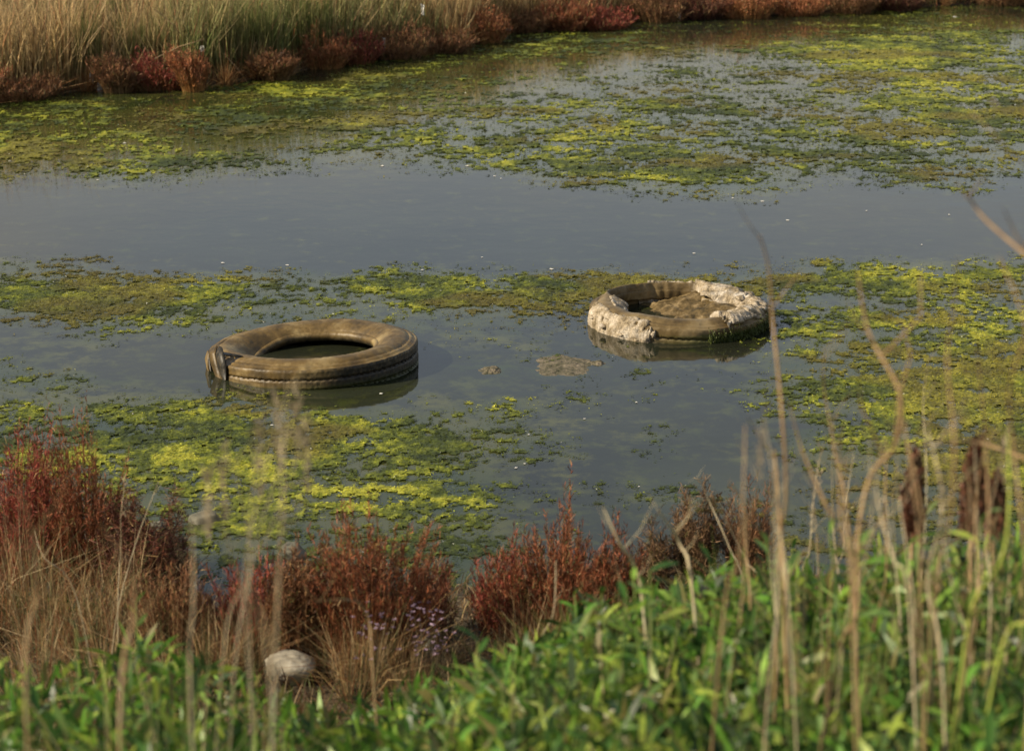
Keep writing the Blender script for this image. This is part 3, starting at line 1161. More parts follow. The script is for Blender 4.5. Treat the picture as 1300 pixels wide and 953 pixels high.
# ------------------------------------------------------------------ small white flecks
fl_pts = [(930, 252), (968, 256), (881, 322), (1170, 311), (1205, 273), (742, 532), (560, 354), (612, 327), (283, 334),
          (365, 337), (484, 500), (436, 407), (470, 412), (808, 511), (666, 589), (671, 552), (655, 594), (811, 618),
          (487, 361), (536, 343), (12, 205), (187, 199), (205, 201), (124, 229), (485, 211), (594, 211), (628, 224), (636, 227),
          (911, 153), (1212, 22), (158, 182), (345, 540), (230, 520), (700, 342), (1015, 348), (1100, 268), (1000, 280)]
fl_me = []
for s in range(4):
    rng = np.random.default_rng(s)
    k = 7
    t = np.linspace(0, 2 * np.pi, k, endpoint=False)
    r = rng.uniform(0.5, 1, k)
    V = [(0, 0, 0.35)] + [(r[i] * math.cos(t[i]), r[i] * math.sin(t[i]) * 0.8, 0) for i in range(k)]
    loops, st, tt = [], [], []
    for i in range(k):
        st.append(len(loops))
        tt.append(3)
        loops += [0, 1 + i, 1 + (i + 1) % k]
    fl_me.append(mesh_np('foam_fleck', np.array(V), loops, st, tt, M_plastic, None, False))
for i, (u, v) in enumerate(fl_pts):
    x, y, z = at_z(u, v)
    o = new_obj('foam_fleck', fl_me[i % 4], None, (x, y, 0.003))
    s = random.uniform(0.006, 0.011) * y / 11
    o.scale = (s * 1.4, s * 1.4, s * 0.8)
    o.rotation_euler = (0, 0, random.uniform(0, 6))
    tag(o, 'tiny white fleck of foam floating on the pond', 'foam', 'white flecks floating on the water')


# ------------------------------------------------------------------ red glasswort shrubs
RED = dict(base=(0.18, 0.10, 0.04), mid=(0.165, 0.068, 0.028), tip=(0.21, 0.066, 0.030))
CRIM = dict(base=(0.24, 0.13, 0.045), mid=(0.20, 0.075, 0.032), tip=(0.25, 0.055, 0.040))
ORNG = dict(base=(0.40, 0.23, 0.08), mid=(0.34, 0.16, 0.055), tip=(0.30, 0.11, 0.05))
BRWN = dict(base=(0.22, 0.145, 0.065), mid=(0.18, 0.10, 0.045), tip=(0.18, 0.08, 0.038))
DARK = dict(base=(0.06, 0.035, 0.02), mid=(0.08, 0.035, 0.02), tip=(0.12, 0.04, 0.025))
DEAD = dict(base=(0.20, 0.13, 0.06), mid=(0.16, 0.10, 0.05), tip=(0.15, 0.085, 0.045))


def shrub(name, loc, w, h, tone, label, cat='shrub', n_stem=150, twig=26, tw=0.0032, tl=0.05, group=None, lean=(0, 0), curl=0.0,
          upright=0.5, spread=0.22):
    root = empty(name, loc)
    tag(root, label, cat, group)
    bs, bt = Blades(), Blades()
    rng = RNG
    a = rng.uniform(0, 2 * np.pi, n_stem)
    rr = np.sqrt(rng.uniform(0, 1, n_stem))
    bx, by = np.cos(a) * rr * w * spread, np.sin(a) * rr * w * spread
    # stem tips spread over a rough dome
    hh = h * (1 - 0.35 * rr ** 2) * rng.uniform(0.62, 1.04, n_stem)
    lump = N1.fbm(np.cos(a) * rr * 2.6 + loc[0] * 3, np.sin(a) * rr * 2.6 + loc[1], 2)
    hh *= 0.35 + 1.2 * lump
    hh = np.where(rng.random(n_stem) < 0.06, hh * rng.uniform(1.03, 1.2, n_stem), hh)
    tw = tw * (0.85 if tw < 0.003 else 1.0)
    tx = np.cos(a) * rr * w * 0.5 + lean[0] * hh
    ty = np.sin(a) * rr * w * 0.42 + lean[1] * hh
    P0 = np.stack([bx, by, np.zeros(n_stem) - 0.12], 1)
    P2 = np.stack([tx, ty, hh], 1)
    P1 = (P0 + P2) / 2 + np.stack([(bx - tx) * 0.15, (by - ty) * 0.15, hh * 0.08], 1)
    b0, m0, t0 = (np.array(tone[k]) for k in ('base', 'mid', 'tip'))
    vs = rng.uniform(0.6, 1.4, n_stem)[:, None]
    bs.add(P0, P1, P2, tw * 1.5, b0 * vs, (b0 + m0) / 2 * vs, m0 * vs)
    bs_me = bs.mesh('woody_stem', M_shrub)
    new_obj('woody_stems', bs_me, root)
    # twigs
    t = rng.uniform(0.28, 1.02, (n_stem, twig)) ** 0.8
    q = ((1 - t) ** 2)[..., None] * P0[:, None] + (2 * t * (1 - t))[..., None] * (2 * P1 - (P0 + P2) / 2)[:, None] + (t ** 2)[..., None] * P2[:, None]
    q = q.reshape(-1, 3)
    tt = t.ravel()
    m = len(q)
    ar = np.repeat(a, twig) + rng.normal(0, 1.3, m)
    ln = tl * rng.uniform(0.4, 1.3, m) * (1.1 - 0.4 * tt)
    el = rng.normal(upright * 1.9, 0.45, m)
    d = np.stack([np.cos(ar) * np.cos(el), np.sin(ar) * np.cos(el), np.sin(el)], 1) * ln[:, None]
    k = rng.normal(0, 0.12 + curl, (m, 3)) * ln[:, None]
    tc = np.clip(tt * 1.05 + rng.normal(0, 0.16, m), 0, 1)[:, None]
    c = (m0 * (1 - tc) + t0 * tc) * rng.uniform(0.35, 1.75, m)[:, None]
    tan_ = rng.random(m) < 0.16
    c[tan_] = c[tan_] * 0.4 + np.array([0.20, 0.13, 0.06]) * 0.6
    gr = rng.random(m) < 0.05
    c[gr] = np.array([0.10, 0.11, 0.03])
    bl_ = rng.random(m) < 0.05
    c[bl_] = np.array([0.34, 0.22, 0.10])
    bt.add(q, q + d * 0.5 + k, q + d, tw * rng.uniform(0.7, 1.5, m), c * 0.85, c, c * 1.1, 1.15)
    new_obj('red_twigs' if tone in (RED, CRIM, ORNG) else 'brown_twigs', bt.mesh('twigs', M_shrub), root)
    return root


def shrub_px(u, vb, vt, wpx, tone, label, z=None, near=True, **kw):
    x, y, zz = at_z(u, vb, 0.1)
    for _ in range(6):
        zz = float(near_z(x, y)) if near else float(far_z(x, y))
        zz = max(zz, 0.0)
        x, y, _z = at_z(u, vb, zz)
    d = math.hypot(y, CAM_H)
    return shrub('glasswort_shrub', (x, y, zz), wpx * d / F_PX, (vb - vt) * d / F_PX * 1.0, tone, label, **kw)


NG = 'red shrubs along the near bank'
nb = dict(tw=0.0021, tl=0.040, n_stem=300, twig=52, group=NG, upright=0.62)
shrub_px(30, 745, 560, 150, CRIM, 'crimson tipped shrub at the far left edge of the near bank', **{**nb, 'lean': (0.12, 0)})
shrub_px(112, 752, 543, 140, RED, 'tallest rust red shrub near the left edge, dark hollow at its top', **{**nb, 'n_stem': 260})
shrub_px(190, 770, 630, 120, DARK, 'dark brown shrub with curled twigs next to the grey rock', **{**nb, 'curl': 0.5, 'upright': 0.2})
shrub_px(222, 845, 700, 120, BRWN, 'brown shrub half covered by straw below the curled one', **{**nb, 'n_stem': 140})
shrub_px(330, 842, 690, 150, CRIM, 'low crimson and brown shrub left of the whitish rock', **{**nb, 'n_stem': 150})
shrub_px(385, 850, 682, 110, BRWN, 'narrow brown shrub around the whitish rock', **nb)
shrub_px(478, 845, 642, 200, RED, 'big rounded brownish red shrub below the left tyre', **{**nb, 'n_stem': 330})
shrub_px(545, 810, 700, 80, DARK, 'small dark shrub in the gap beside the violet flowers', **{**nb, 'n_stem': 90})
shrub_px(712, 808, 645, 205, RED, 'widest rust red shrub at centre, standing before open water', **{**nb, 'n_stem': 380})
shrub_px(640, 805, 692, 90, CRIM, 'short red shrub on the left flank of the central one', **{**nb, 'n_stem': 120})
shrub_px(785, 800, 662, 80, RED, 'upright red shrub on the right flank of the central one', **{**nb, 'n_stem': 120})
shrub_px(884, 745, 612, 70, DEAD, 'dead tan shrub with bleached twigs behind the green weeds', **{**nb, 'n_stem': 110, 'curl': 0.4})
shrub_px(950, 745, 606, 80, BRWN, 'sparse brown shrub right of the dead tan one', **{**nb, 'n_stem': 80, 'curl': 0.3})
shrub_px(832, 750, 664, 45, DEAD, 'tiny withered clump between the central shrub and the green weeds', **{**nb, 'n_stem': 50, 'curl': 0.6})

FG = 'red shrubs along the far bank'
fb = dict(tw=0.0038, tl=0.06, n_stem=330, twig=16, near=False, group=FG, upright=0.62, spread=0.20)
FAR = [
    (-60, 128, 78, 130, ORNG, 'orange brown shrub cut by the left edge on the far bank'),
    (25, 124, 82, 110, BRWN, 'brown low shrub nearest the left edge of the far bank'),
    (150, 108, 70, 60, BRWN, 'small brown shrub left of the bright rust one on the far bank'),
    (212, 112, 52, 88, CRIM, 'bright rust and crimson fan shaped shrub at upper left'),
    (246, 108, 58, 50, ORNG, 'orange shrub leaning on the fan shaped one at upper left'),
    (350, 90, 50, 70, BRWN, 'brown shrub before the greenest patch of reeds'),
    (412, 84, 36, 70, ORNG, 'golden orange shrub at the foot of the crimson one'),
    (450, 80, 22, 85, CRIM, 'vivid crimson shrub on the far bank above the left tyre'),
    (505, 74, 28, 90, BRWN, 'dusky brown shrub right of the vivid crimson one'),
    (560, 66, 22, 90, BRWN, 'broad brown shrub on the bend of the far shore'),
    (612, 52, 6, 80, ORNG, 'rusty shrub on the point where the far shore turns away'),
    (665, 40, 2, 80, BRWN, 'brownish shrub just past the point of the far shore'),
    (715, 38, -4, 80, RED, 'reddish shrub left of the pinkest one at the top'),
    (765, 36, -4, 90, CRIM, 'pinkish red shrub at the water edge, top centre'),
    (835, 27, -20, 80, BRWN, 'brown shrub right of the pinkish one at the top edge'),
    (890, 24, -25, 80, DARK, 'dark tufted shrub at the top edge, right of centre'),
    (950, 22, -25, 90, ORNG, 'orange brown shrub at the top edge beside the white scraps'),
    (1015, 19, -28, 80, ORNG, 'orange shrub at the top edge between two white scraps'),
    (1080, 17, -30, 80, BRWN, 'brown shrub behind the white scrap at upper right'),
    (1140, 13, -30, 80, DARK, 'dark shrub right of the white scrap at upper right'),
    (1270, 6, -34, 90, BRWN, 'brown shrub in the top right corner'),
    (1345, 4, -34, 110, BRWN, 'brown shrub beyond the top right corner'),
]
for k, (u, vb, vt, w, tone, lab) in enumerate(FAR):
    f_ = (0.95, 0.62, 0.9, 0.7)[k % 4]
    shrub_px(u, vb, vb + (vt - vb) * f_, w * (0.85 + 0.3 * f_), tone, lab, **{**fb, 'lean': (random.uniform(-0.3, 0.3), 0), 'upright': random.uniform(0.5, 0.75)})

# ------------------------------------------------------------------ far bank reeds
def reeds():
    n = 105000
    rng = np.random.default_rng(31)
    x = rng.uniform(-8.5, 9.5, n)
    t = 0.03 + 9.0 * rng.uniform(0, 1, n) ** 1.5
    y = far_shore(x) + t
    u, v = to_px(x, y)
    dens = N1.fbm(x * 1.4, y * 1.4, 3)
    clump = N2.fbm(x * 5, y * 5, 2)
    edge = np.clip(t / 0.25, 0, 1)
    keep = rng.random(n) < (0.25 + 0.75 * edge) * (0.35 + 1.1 * clump)
    x, y, t, u, clump = x[keep], y[keep], t[keep], u[keep], clump[keep]
    n = len(x)
    z = far_z(x, y)
    hmax = np.interp(u, [-200, 300, 600, 800, 1300], [0.85, 0.85, 0.7, 0.5, 0.45])
    h = hmax * rng.uniform(0.55, 1.05, n) * (0.72 + 0.5 * clump) * np.clip(0.5 + t / 0.6, 0, 1)
    a = rng.uniform(0, 2 * np.pi, n)
    ln = h * np.abs(rng.normal(0, 0.26, n))
    wl = rng.random(n) < 0.14
    ln = np.where(wl, h * rng.uniform(0.3, 0.7, n), ln)
    dx = np.cos(a) * ln + 0.03 * h
    dy = np.sin(a) * ln
    P0 = np.stack([x, y, z - 0.02], 1)
    P2 = P0 + np.stack([dx, dy, h], 1)
    P1 = P0 + np.stack([dx * 0.35, dy * 0.35, h * 0.55], 1)
    gsel = np.clip((N3.fbm(x * 0.9 + 7, y * 0.9, 3) - 0.38) * 3.2, 0, 1) + rng.normal(0, 0.25, n)
    gsel = np.clip(gsel, 0, 1)[:, None]
    tan = np.array([0.54, 0.38, 0.185])
    grn = np.array([0.17, 0.21, 0.06])
    base = np.array([0.20, 0.17, 0.06])
    red = (rng.random(n) < 0.10)[:, None]
    mid = tan * (1 - gsel) + grn * gsel
    mid = np.where(red, np.array([0.36, 0.16, 0.07]), mid)
    tip = mid * 0.45 + np.array([0.54, 0.41, 0.24]) * 0.55
    br = (0.35 + 1.15 * rng.random(n) ** 1.3)[:, None] * (0.7 + 0.6 * clump)[:, None]
    bl = Blades()
    bl.add(P0, P1, P2, rng.uniform(0.004, 0.010, n), (base * (1 - gsel) + grn * 0.8 * gsel) * br, mid * br, tip * br, 0.9)
    o = new_obj('reed_bed', bl.mesh('reed_bed', M_grass))
    tag(o, 'dense tan and green reeds covering the far bank', 'reeds', None, 'stuff')
    print('reeds', n)


reeds()


def tussock_mesh(n, w, h, cols, spread=0.5, bw=0.004, seed=0, arch=0.25):
    rng = np.random.default_rng(seed)
    a = rng.uniform(0, 2 * np.pi, n)
    rr = np.sqrt(rng.random(n))
    hh = h * rng.uniform(0.45, 1.05, n)
    out = hh * np.abs(rng.normal(0, spread, n))
    b = a + rng.normal(0, 0.7, n)
    P0 = np.stack([np.cos(a) * rr * w / 2, np.sin(a) * rr * w / 2, rng.uniform(-0.03, 0.0, n)], 1)
    P2 = P0 + np.stack([np.cos(b) * out, np.sin(b) * out, np.maximum(hh - out * 0.35, 0.05)], 1)
    P1 = P0 + np.stack([np.cos(b) * out * arch * 1.4, np.sin(b) * out * arch * 1.4, (P2 - P0)[:, 2] * 0.6], 1)
    c = np.array(cols)[rng.integers(0, len(cols), n)] * rng.uniform(0.6, 1.3, n)[:, None]
    bl = Blades()
    bl.add(P0, P1, P2, rng.uniform(0.6, 1.3, n) * bw, c * 0.75, c, c * 1.15)
    return bl.mesh('tussock', M_grass)


STRAW = [(0.44, 0.30, 0.14), (0.32, 0.21, 0.09), (0.52, 0.40, 0.22), (0.20, 0.11, 0.05), (0.24, 0.10, 0.045), (0.12, 0.13, 0.05)]
GREENG = [(0.10, 0.14, 0.035), (0.16, 0.17, 0.05), (0.26, 0.21, 0.09)]
# green tufts standing out of the far reeds
tg = [tussock_mesh(420, 0.4, 0.85, GREENG, 0.13, 0.006, 70 + k) for k in range(3)]
for i, (u, v, s) in enumerate([(100, 98, 0.8), (385, 82, 0.95), (330, 84, 0.8), (165, 96, 0.7), (730, 22, 0.7), (610, 30, 0.8), (290, 84, 0.85), (1055, 12, 0.45)]):
    x, y, z = at_z(u, v, 0.1)
    y = max(y, float(far_shore(x)) + 0.3)
    o = new_obj('reed_tuft', tg[i % 3], None, (x, y, float(far_z(x, y))))
    o.scale = (s, s, s)
    o.rotation_euler = (0, 0, i * 1.3)
    tag(o, 'greener tuft of reeds rising from the tan reed bed', 'reeds', 'green tufts along the far bank')

tf_me = [tussock_mesh(260, 0.14, 0.42, [(0.42, 0.24, 0.09), (0.34, 0.16, 0.06), (0.50, 0.34, 0.16), (0.22, 0.10, 0.04)], 0.62, 0.005, 90 + k) for k in range(4)]
for i in range(34):
    u = -90 + i * 42 + random.uniform(-16, 16)
    x, y, z = at_z(u, float(np.interp(u, SHORE_U, SHORE_V)), 0.0)
    y = float(far_shore(x)) + random.uniform(-0.10, 0.04)
    o = new_obj('orange_tussock', tf_me[i % 4], None, (x, y, float(far_z(x, y)) - 0.02))
    sc3 = random.uniform(0.5, 0.95) * (1.0 if u < 650 else 0.7)
    o.scale = (sc3, sc3, sc3)
    o.rotation_euler = (0, 0, random.uniform(0, 6))
    tag(o, 'orange brown grass tussock among the red shrubs of the far shore', 'grass', 'orange tussocks along the far shore')

# white scraps caught on the far bank
def scrap(u, v, w, h, label, Y=None, rz=0.0):
    x, y, z = at_z(u, v, 0.1)
    y = float(far_shore(x)) - 0.02
    x, y, z = at_y(u, v, y)
    ns = Noise2(int(u))
    gx, gz = np.meshgrid(np.linspace(-1, 1, 9), np.linspace(-1, 1, 9), indexing='ij')
    yy = (ns.fbm(gx * 1.5 + 3, gz * 1.5, 3) - 0.5) * 0.09
    ed = 1 - 0.45 * ns.fbm(gz * 3, gx * 3 + 5, 2)
    me = grid_mesh('scrap', gx * w / 2 * ed, yy, gz * h / 2 * (0.8 + 0.4 * ns(gx * 2, gz)), M_plastic, None, False)
    o = new_obj('plastic_scrap', me, None, (x, y - 0.06, z))
    m = o.modifiers.new('thickness', 'SOLIDIFY')
    m.thickness = 0.003
    o.rotation_euler = (0.2, 0, rz)
    tag(o, label, 'litter', 'pale litter caught along the far bank')


scrap(118, 98, 0.035, 0.10, 'grey strip of plastic at the water edge, left of the fan shaped shrub')
scrap(128, 110, 0.05, 0.08, 'lower torn piece of plastic touching the water at upper left')
scrap(258, 61, 0.035, 0.045, 'cream scrap caught above the fan shaped shrub')
scrap(415, 60, 0.03, 0.06, 'cream scrap beside the vivid crimson shrub')
scrap(359, 68, 0.025, 0.03, 'tiny grey scrap left of the golden orange shrub')
scrap(488, 56, 0.02, 0.12, 'thin whitish strip hanging over the water above the left tyre')
scrap(537, 12, 0.03, 0.10, 'bleached curled scrap high in the grass at top centre')
scrap(1092, 9, 0.12, 0.16, 'largest white scrap on the far bank, at upper right')
scrap(1000, 6, 0.05, 0.08, 'white scrap under the orange shrub at the top edge')
scrap(862, 20, 0.035, 0.06, 'pale green scrap by the water right of the pinkish shrub')
scrap(645, 36, 0.09, 0.03, 'flat pale scrap on the point of the far shore')

# lone straws over the far shore
for (a_, b_, lab) in [((196, 75), (260, 50), 'long reddish straw bent over the fan shaped shrub'),
                      ((283, 68), (316, 108), 'pale straw dipping into the water at upper left'),
                      ((196, 12), (232, 46), 'straw leaning right across the reed tops')]:
    Y_ = float(far_shore(at_z(*b_)[0])) - 0.15
    p0, p1 = Vector(at_y(*a_, Y_)), Vector(at_y(*b_, Y_))
    if p1.z < p0.z:
        p1.z = min(p1.z, 0.0) if b_[1] > 100 else p1.z
    o = new_obj('straw', tube('straw', [p0, (p0 + p1) / 2 + Vector((0, 0, 0.02)), p1], [0.004, 0.004, 0.003], M_stalk))
    tag(o, lab, 'straw')

# ------------------------------------------------------------------ straw tussocks and litter of the near bank
ts_me = [tussock_mesh(170, 0.20, 0.50, STRAW, 0.62, 0.0030, 80 + k) for k in range(5)]
SPOTS = []
for u, v, s in [(-60, 800, 1.2), (-10, 815, 1.25), (30, 800, 1.2), (60, 835, 1.1), (95, 810, 1.15), (120, 845, 1.0), (470, 860, 0.8), (505, 850, 0.85), (310, 855, 0.8), (665, 840, 0.7), (720, 842, 0.75), (765, 835, 0.7), (150, 800, 1.0), (180, 830, 1.0), (45, 880, 1.0),
                (215, 860, 0.8), (245, 835, 0.7), (270, 870, 0.7), (300, 850, 0.7), (0, 770, 1.2), (75, 775, 1.15),
                (430, 860, 0.8), (455, 885, 0.8), (490, 870, 0.7), (520, 885, 0.6), (560, 860, 0.45), (600, 850, 0.45),
                (640, 850, 0.5), (690, 855, 0.55), (735, 850, 0.55), (780, 845, 0.6), (830, 830, 0.55), (880, 800, 0.7),
                (920, 800, 0.6), (960, 810, 0.6), (1010, 800, 0.6), (1080, 800, 0.6), (1150, 800, 0.7), (1230, 800, 0.7), (1320, 800, 0.8),
                (135, 900, 0.9), (90, 930, 0.9)]:
    SPOTS.append((u, v, s))
for i, (u, v, s) in enumerate(SPOTS):
    s *= 0.78 if u < 350 else 0.78
    x, y, z = at_z(u, v, 0.15)
    for _ in range(5):
        z = float(near_z(x, y))
        x, y, _z = at_z(u, v, z)
    o = new_obj('straw_tussock', ts_me[i % 5], None, (x, y, z))
    o.scale = (s, s, s * random.uniform(0.85, 1.1))
    o.rotation_euler = (0, R(random.uniform(0, 12)), random.uniform(0, 6.28))
    tag(o, 'dry straw coloured grass tussock on the near bank', 'grass', 'straw tussocks of the near bank')


def bank_litter():
    rng = np.random.default_rng(5)
    n = 42000
    x = rng.uniform(-4, 4, n)
    t = rng.uniform(0.0, 4.2, n)
    y = near_shore(x) - t
    z = near_z(x, y)
    h = rng.uniform(0.02, 0.10, n) * (0.5 + N1.fbm(x * 4, y * 4, 2))
    a = rng.uniform(0, 6.28, n)
    o = rng.uniform(0.02, 0.10, n)
    P0 = np.stack([x, y, z - 0.005], 1)
    P2 = P0 + np.stack([np.cos(a) * o, np.sin(a) * o, h], 1)
    P1 = (P0 + P2) / 2 + np.array([0, 0, 0.012])
    pal = np.array([(0.26, 0.18, 0.09), (0.16, 0.08, 0.035), (0.10, 0.05, 0.025), (0.09, 0.11, 0.03), (0.30, 0.23, 0.13)])
    c = pal[rng.choice(5, n, p=[0.28, 0.24, 0.22, 0.14, 0.12])] * rng.uniform(0.5, 1.3, n)[:, None]
    bl = Blades()
    bl.add(P0, P1, P2, rng.uniform(0.003, 0.006, n), c, c, c)
    ob = new_obj('ground_litter', bl.mesh('ground_litter', M_grass))
    tag(ob, 'short dead stems and grass carpeting the near bank', 'ground cover', None, 'stuff')
    # the same on the far bank foot
    n = 26000
    x = rng.uniform(-8, 9, n)
    t = rng.uniform(-0.04, 1.3, n)
    y = far_shore(x) + t
    z = far_z(x, y)
    h = rng.uniform(0.04, 0.22, n)
    a = rng.uniform(0, 6.28, n)
    o = rng.uniform(0.02, 0.16, n)
    P0 = np.stack([x, y, z - 0.01], 1)
    P2 = P0 + np.stack([np.cos(a) * o, np.sin(a) * o, h], 1)
    P1 = (P0 + P2) / 2 + np.array([0, 0, 0.02])
    pal = np.array([(0.24, 0.15, 0.07), (0.18, 0.07, 0.03), (0.12, 0.055, 0.025), (0.10, 0.12, 0.03)])
    c = pal[rng.choice(4, n, p=[0.3, 0.3, 0.28, 0.12])] * rng.uniform(0.5, 1.3, n)[:, None]
    bl = Blades()
    bl.add(P0, P1, P2, rng.uniform(0.004, 0.008, n), c, c, c)
    ob = new_obj('ground_litter', bl.mesh('ground_litter_far', M_grass))
    tag(ob, 'brown dead stems and grass at the foot of the far reeds', 'ground cover', None, 'stuff')


bank_litter()

# ------------------------------------------------------------------ violet flowers
def flowers(u, v, wpx, n, label):
    x0, y0, z0 = at_z(u, v, 0.30)
    gz = float(near_z(x0, y0))
    root = empty('flowering_herb', (x0, y0, gz))
    tag(root, label, 'flowers', 'violet flowers on the near bank')
    rng = RNG
    w = wpx * 7.4 / F_PX
    bs = Blades()
    hx = rng.normal(0, w / 3.2, n)
    hy = rng.normal(0, 0.06, n)
    hz = rng.uniform(0.10, 0.25, n)
    P0 = np.stack([hx * 0.5, hy * 0.5, hx * 0 - 0.01], 1)
    P2 = np.stack([hx, hy, hz], 1)
    c = np.array([0.10, 0.08, 0.05])
    bs.add(P0, (P0 + P2) / 2 + 0.004, P2, 0.003, c, c, c)
    new_obj('flower_stems', bs.mesh('flower_stems', M_grass), root)
    pt = Blades()
    for k in range(6):
        a = rng.uniform(0, 6.28, n)
        e = rng.uniform(-0.1, 0.8, n)
        D = np.stack([np.cos(a) * np.cos(e), np.sin(a) * np.cos(e), np.sin(e)], 1) * rng.uniform(0.006, 0.012, n)[:, None]
        c = np.array([0.36, 0.26, 0.34]) * rng.uniform(0.6, 1.3, n)[:, None]
        pt.add(P2, P2 + D * 0.6, P2 + D, 0.004, c, c, c, 1.3)
    tag(new_obj('petals', pt.mesh('petals', M_grass), root), kind='stuff')


flowers(540, 806, 60, 60, 'clump of small violet flowers between the two big red shrubs')
flowers(470, 808, 40, 26, 'few faded violet flowers at the foot of the left big shrub')

# ------------------------------------------------------------------ leafy weeds (blurred) of the foreground
def leaf_mesh(seed, tone):
    rng = np.random.default_rng(seed)
    n = 6
    t = np.linspace(0, 1, n)
    w = 0.5 * np.sin(np.pi * np.clip(t * 0.93 + 0.05, 0, 1)) ** 0.75 * rng.uniform(0.17, 0.36)
    z = -0.28 * rng.uniform(0.3, 1.3) * t ** 2
    X_ = np.stack([-w, w * 0, w], 1)
    Y_ = np.stack([t, t, t], 1)
    Z_ = np.stack([z + w * 0.35, z, z + w * 0.35], 1)
    c = np.array(tone) * rng.uniform(0.8, 1.2)
    C = np.broadcast_to(c, (n, 3, 3)).copy()
    C[:, 1] *= 1.25
    return grid_mesh('leaf', X_, Y_, Z_, M_leaf, C, True)


TONES = [(0.06, 0.15, 0.02), (0.11, 0.25, 0.03), (0.19, 0.33, 0.04), (0.04, 0.095, 0.02), (0.12, 0.20, 0.05), (0.28, 0.36, 0.05)]
LEAVES = [leaf_mesh(k, TONES[k % 6]) for k in range(18)]


def weed_proto(seed, h=0.5):
    rng = random.Random(seed)
    bx, by = rng.uniform(-0.06, 0.06), rng.uniform(-0.06, 0.06)
    pts = [(bx * t * t, by * t * t, h * t) for t in (0, 0.35, 0.7, 1.0)]
    sm = tube('stem', pts, [0.003, 0.0025, 0.002, 0.001], M_weed_stem, None, 5)
    mats = []
    ang = rng.uniform(0, 6)
    k = rng.choice((14, 18, 24))
    big = rng.choice((0.75, 1.0, 1.45)) if k < 24 else 0.8
    tone = rng.randrange(6)
    pool = [LEAVES[j] for j in range(18) if j % 6 in (tone, (tone + 1) % 6)]
    for i in range(k):
        t = 0.30 + 0.70 * i / (k - 1)
        ang += 2.4 + rng.uniform(-0.4, 0.4)
        el = 0.05 + 0.7 * t * t + rng.uniform(-0.4, 0.35)
        s = 0.064 * big * (1.15 - 0.55 * t) * rng.uniform(0.75, 1.25)
        M = (Matrix.Translation((bx * t * t, by * t * t, h * t)) @ Matrix.Rotation(ang, 4, 'Z') @ Matrix.Rotation(el, 4, 'X')
             @ Matrix.Rotation(rng.uniform(-0.4, 0.4), 4, 'Y') @ Matrix.Scale(s, 4))
        mats.append((rng.choice(pool) if rng.random() < 0.9 else rng.choice(LEAVES), M))
    return sm, mats


PROTO = [weed_proto(200 + k) for k in range(16)]
OUTL_U = [-200, 0, 60, 130, 180, 260, 320, 350, 410, 520, 620, 690, 750, 800, 850, 900, 960, 1050, 1150, 1230, 1300, 1500]
OUTL_V = [825, 828, 835, 812, 790, 815, 840, 885, 885, 858, 828, 795, 752, 740, 738, 700, 708, 708, 680, 675, 650, 640]
weed_n = 0


def place_weed(u, vt, Y_, group, label):
    global weed_n
    x, y, zt = at_y(u, vt, Y_)
    zg = float(near_z(x, y))
    h = zt - zg
    if h < 0.08 or (310 < u < 425 and vt < 895):
        return
    sm, mats = PROTO[(weed_n * 7) % 16]
    weed_n += 1
    sc_ = h / 0.52
    lat = min(max(sc_, 0.75), 1.25)
    root = empty('leafy_weed', (x, y, zg), random.uniform(0, 6.28))
    root.scale = (lat, lat, sc_)
    root.rotation_euler.x = random.uniform(-0.12, 0.12)
    tag(root, label, 'weed', group)
    new_obj('stem', sm, root)
    for me, M in mats:
        # keep leaves from being squashed when the stem is scaled
        o = new_obj('leaf', me, root)
        M2 = M.copy()
        o.matrix_basis = M2


for i in range(235):
    u = random.uniform(560, 1420) if i % 7 else random.uniform(-120, 560)
    vo = float(np.interp(u, OUTL_U, OUTL_V)) + 46 * (float(N2.fbm(u / 45.0, 3.0, 2)) - 0.5)
    f = random.random()
    vt = vo + 6 + f * (975 - vo)
    if random.random() < 0.10:
        vt = vo - random.uniform(5, 38) * (0 if 320 < u < 430 else 1)
        f = random.uniform(0.1, 0.6)
    Y_ = 4.7 - 1.6 * f + random.uniform(-0.35, 0.35)
    if u > 560:
        place_weed(u, vt, Y_, 'green leafy weeds covering the right of the near bank',
                   'out of focus green leafy weed in the thicket at lower right')
    else:
        place_weed(u, vt, Y_, 'green leafy weeds along the lower left edge',
                   'out of focus green leafy weed at the lower left edge of the picture')
print('weeds', weed_n)


WISP = [(0.34, 0.25, 0.12), (0.16, 0.22, 0.05), (0.24, 0.24, 0.08), (0.44, 0.35, 0.2)]
wm_ = [tussock_mesh(46, 0.10, 0.60, WISP, 0.45, 0.0034, 300 + k, 0.15) for k in range(4)]
for i in range(46):
    u = random.uniform(840, 1380) if i % 3 else random.uniform(-80, 840)
    v = float(np.interp(u, OUTL_U, OUTL_V)) - random.uniform(-20, 55 if u > 840 else 12)
    Y_ = random.uniform(3.5, 4.9)
    x, y, zt = at_y(u, v, Y_)
    zg = float(near_z(x, y))
    k = max(0.15, zt - zg) / 0.60
    o = new_obj('wispy_grass', wm_[i % 4], None, (x, y, zg))
    o.scale = (min(k, 1.3), min(k, 1.3), k)
    o.rotation_euler = (0, 0, random.uniform(0, 6.28))
    tag(o, 'wispy thin grass growing up through the green weeds', 'grass tuft', 'wispy grass among the near weeds')


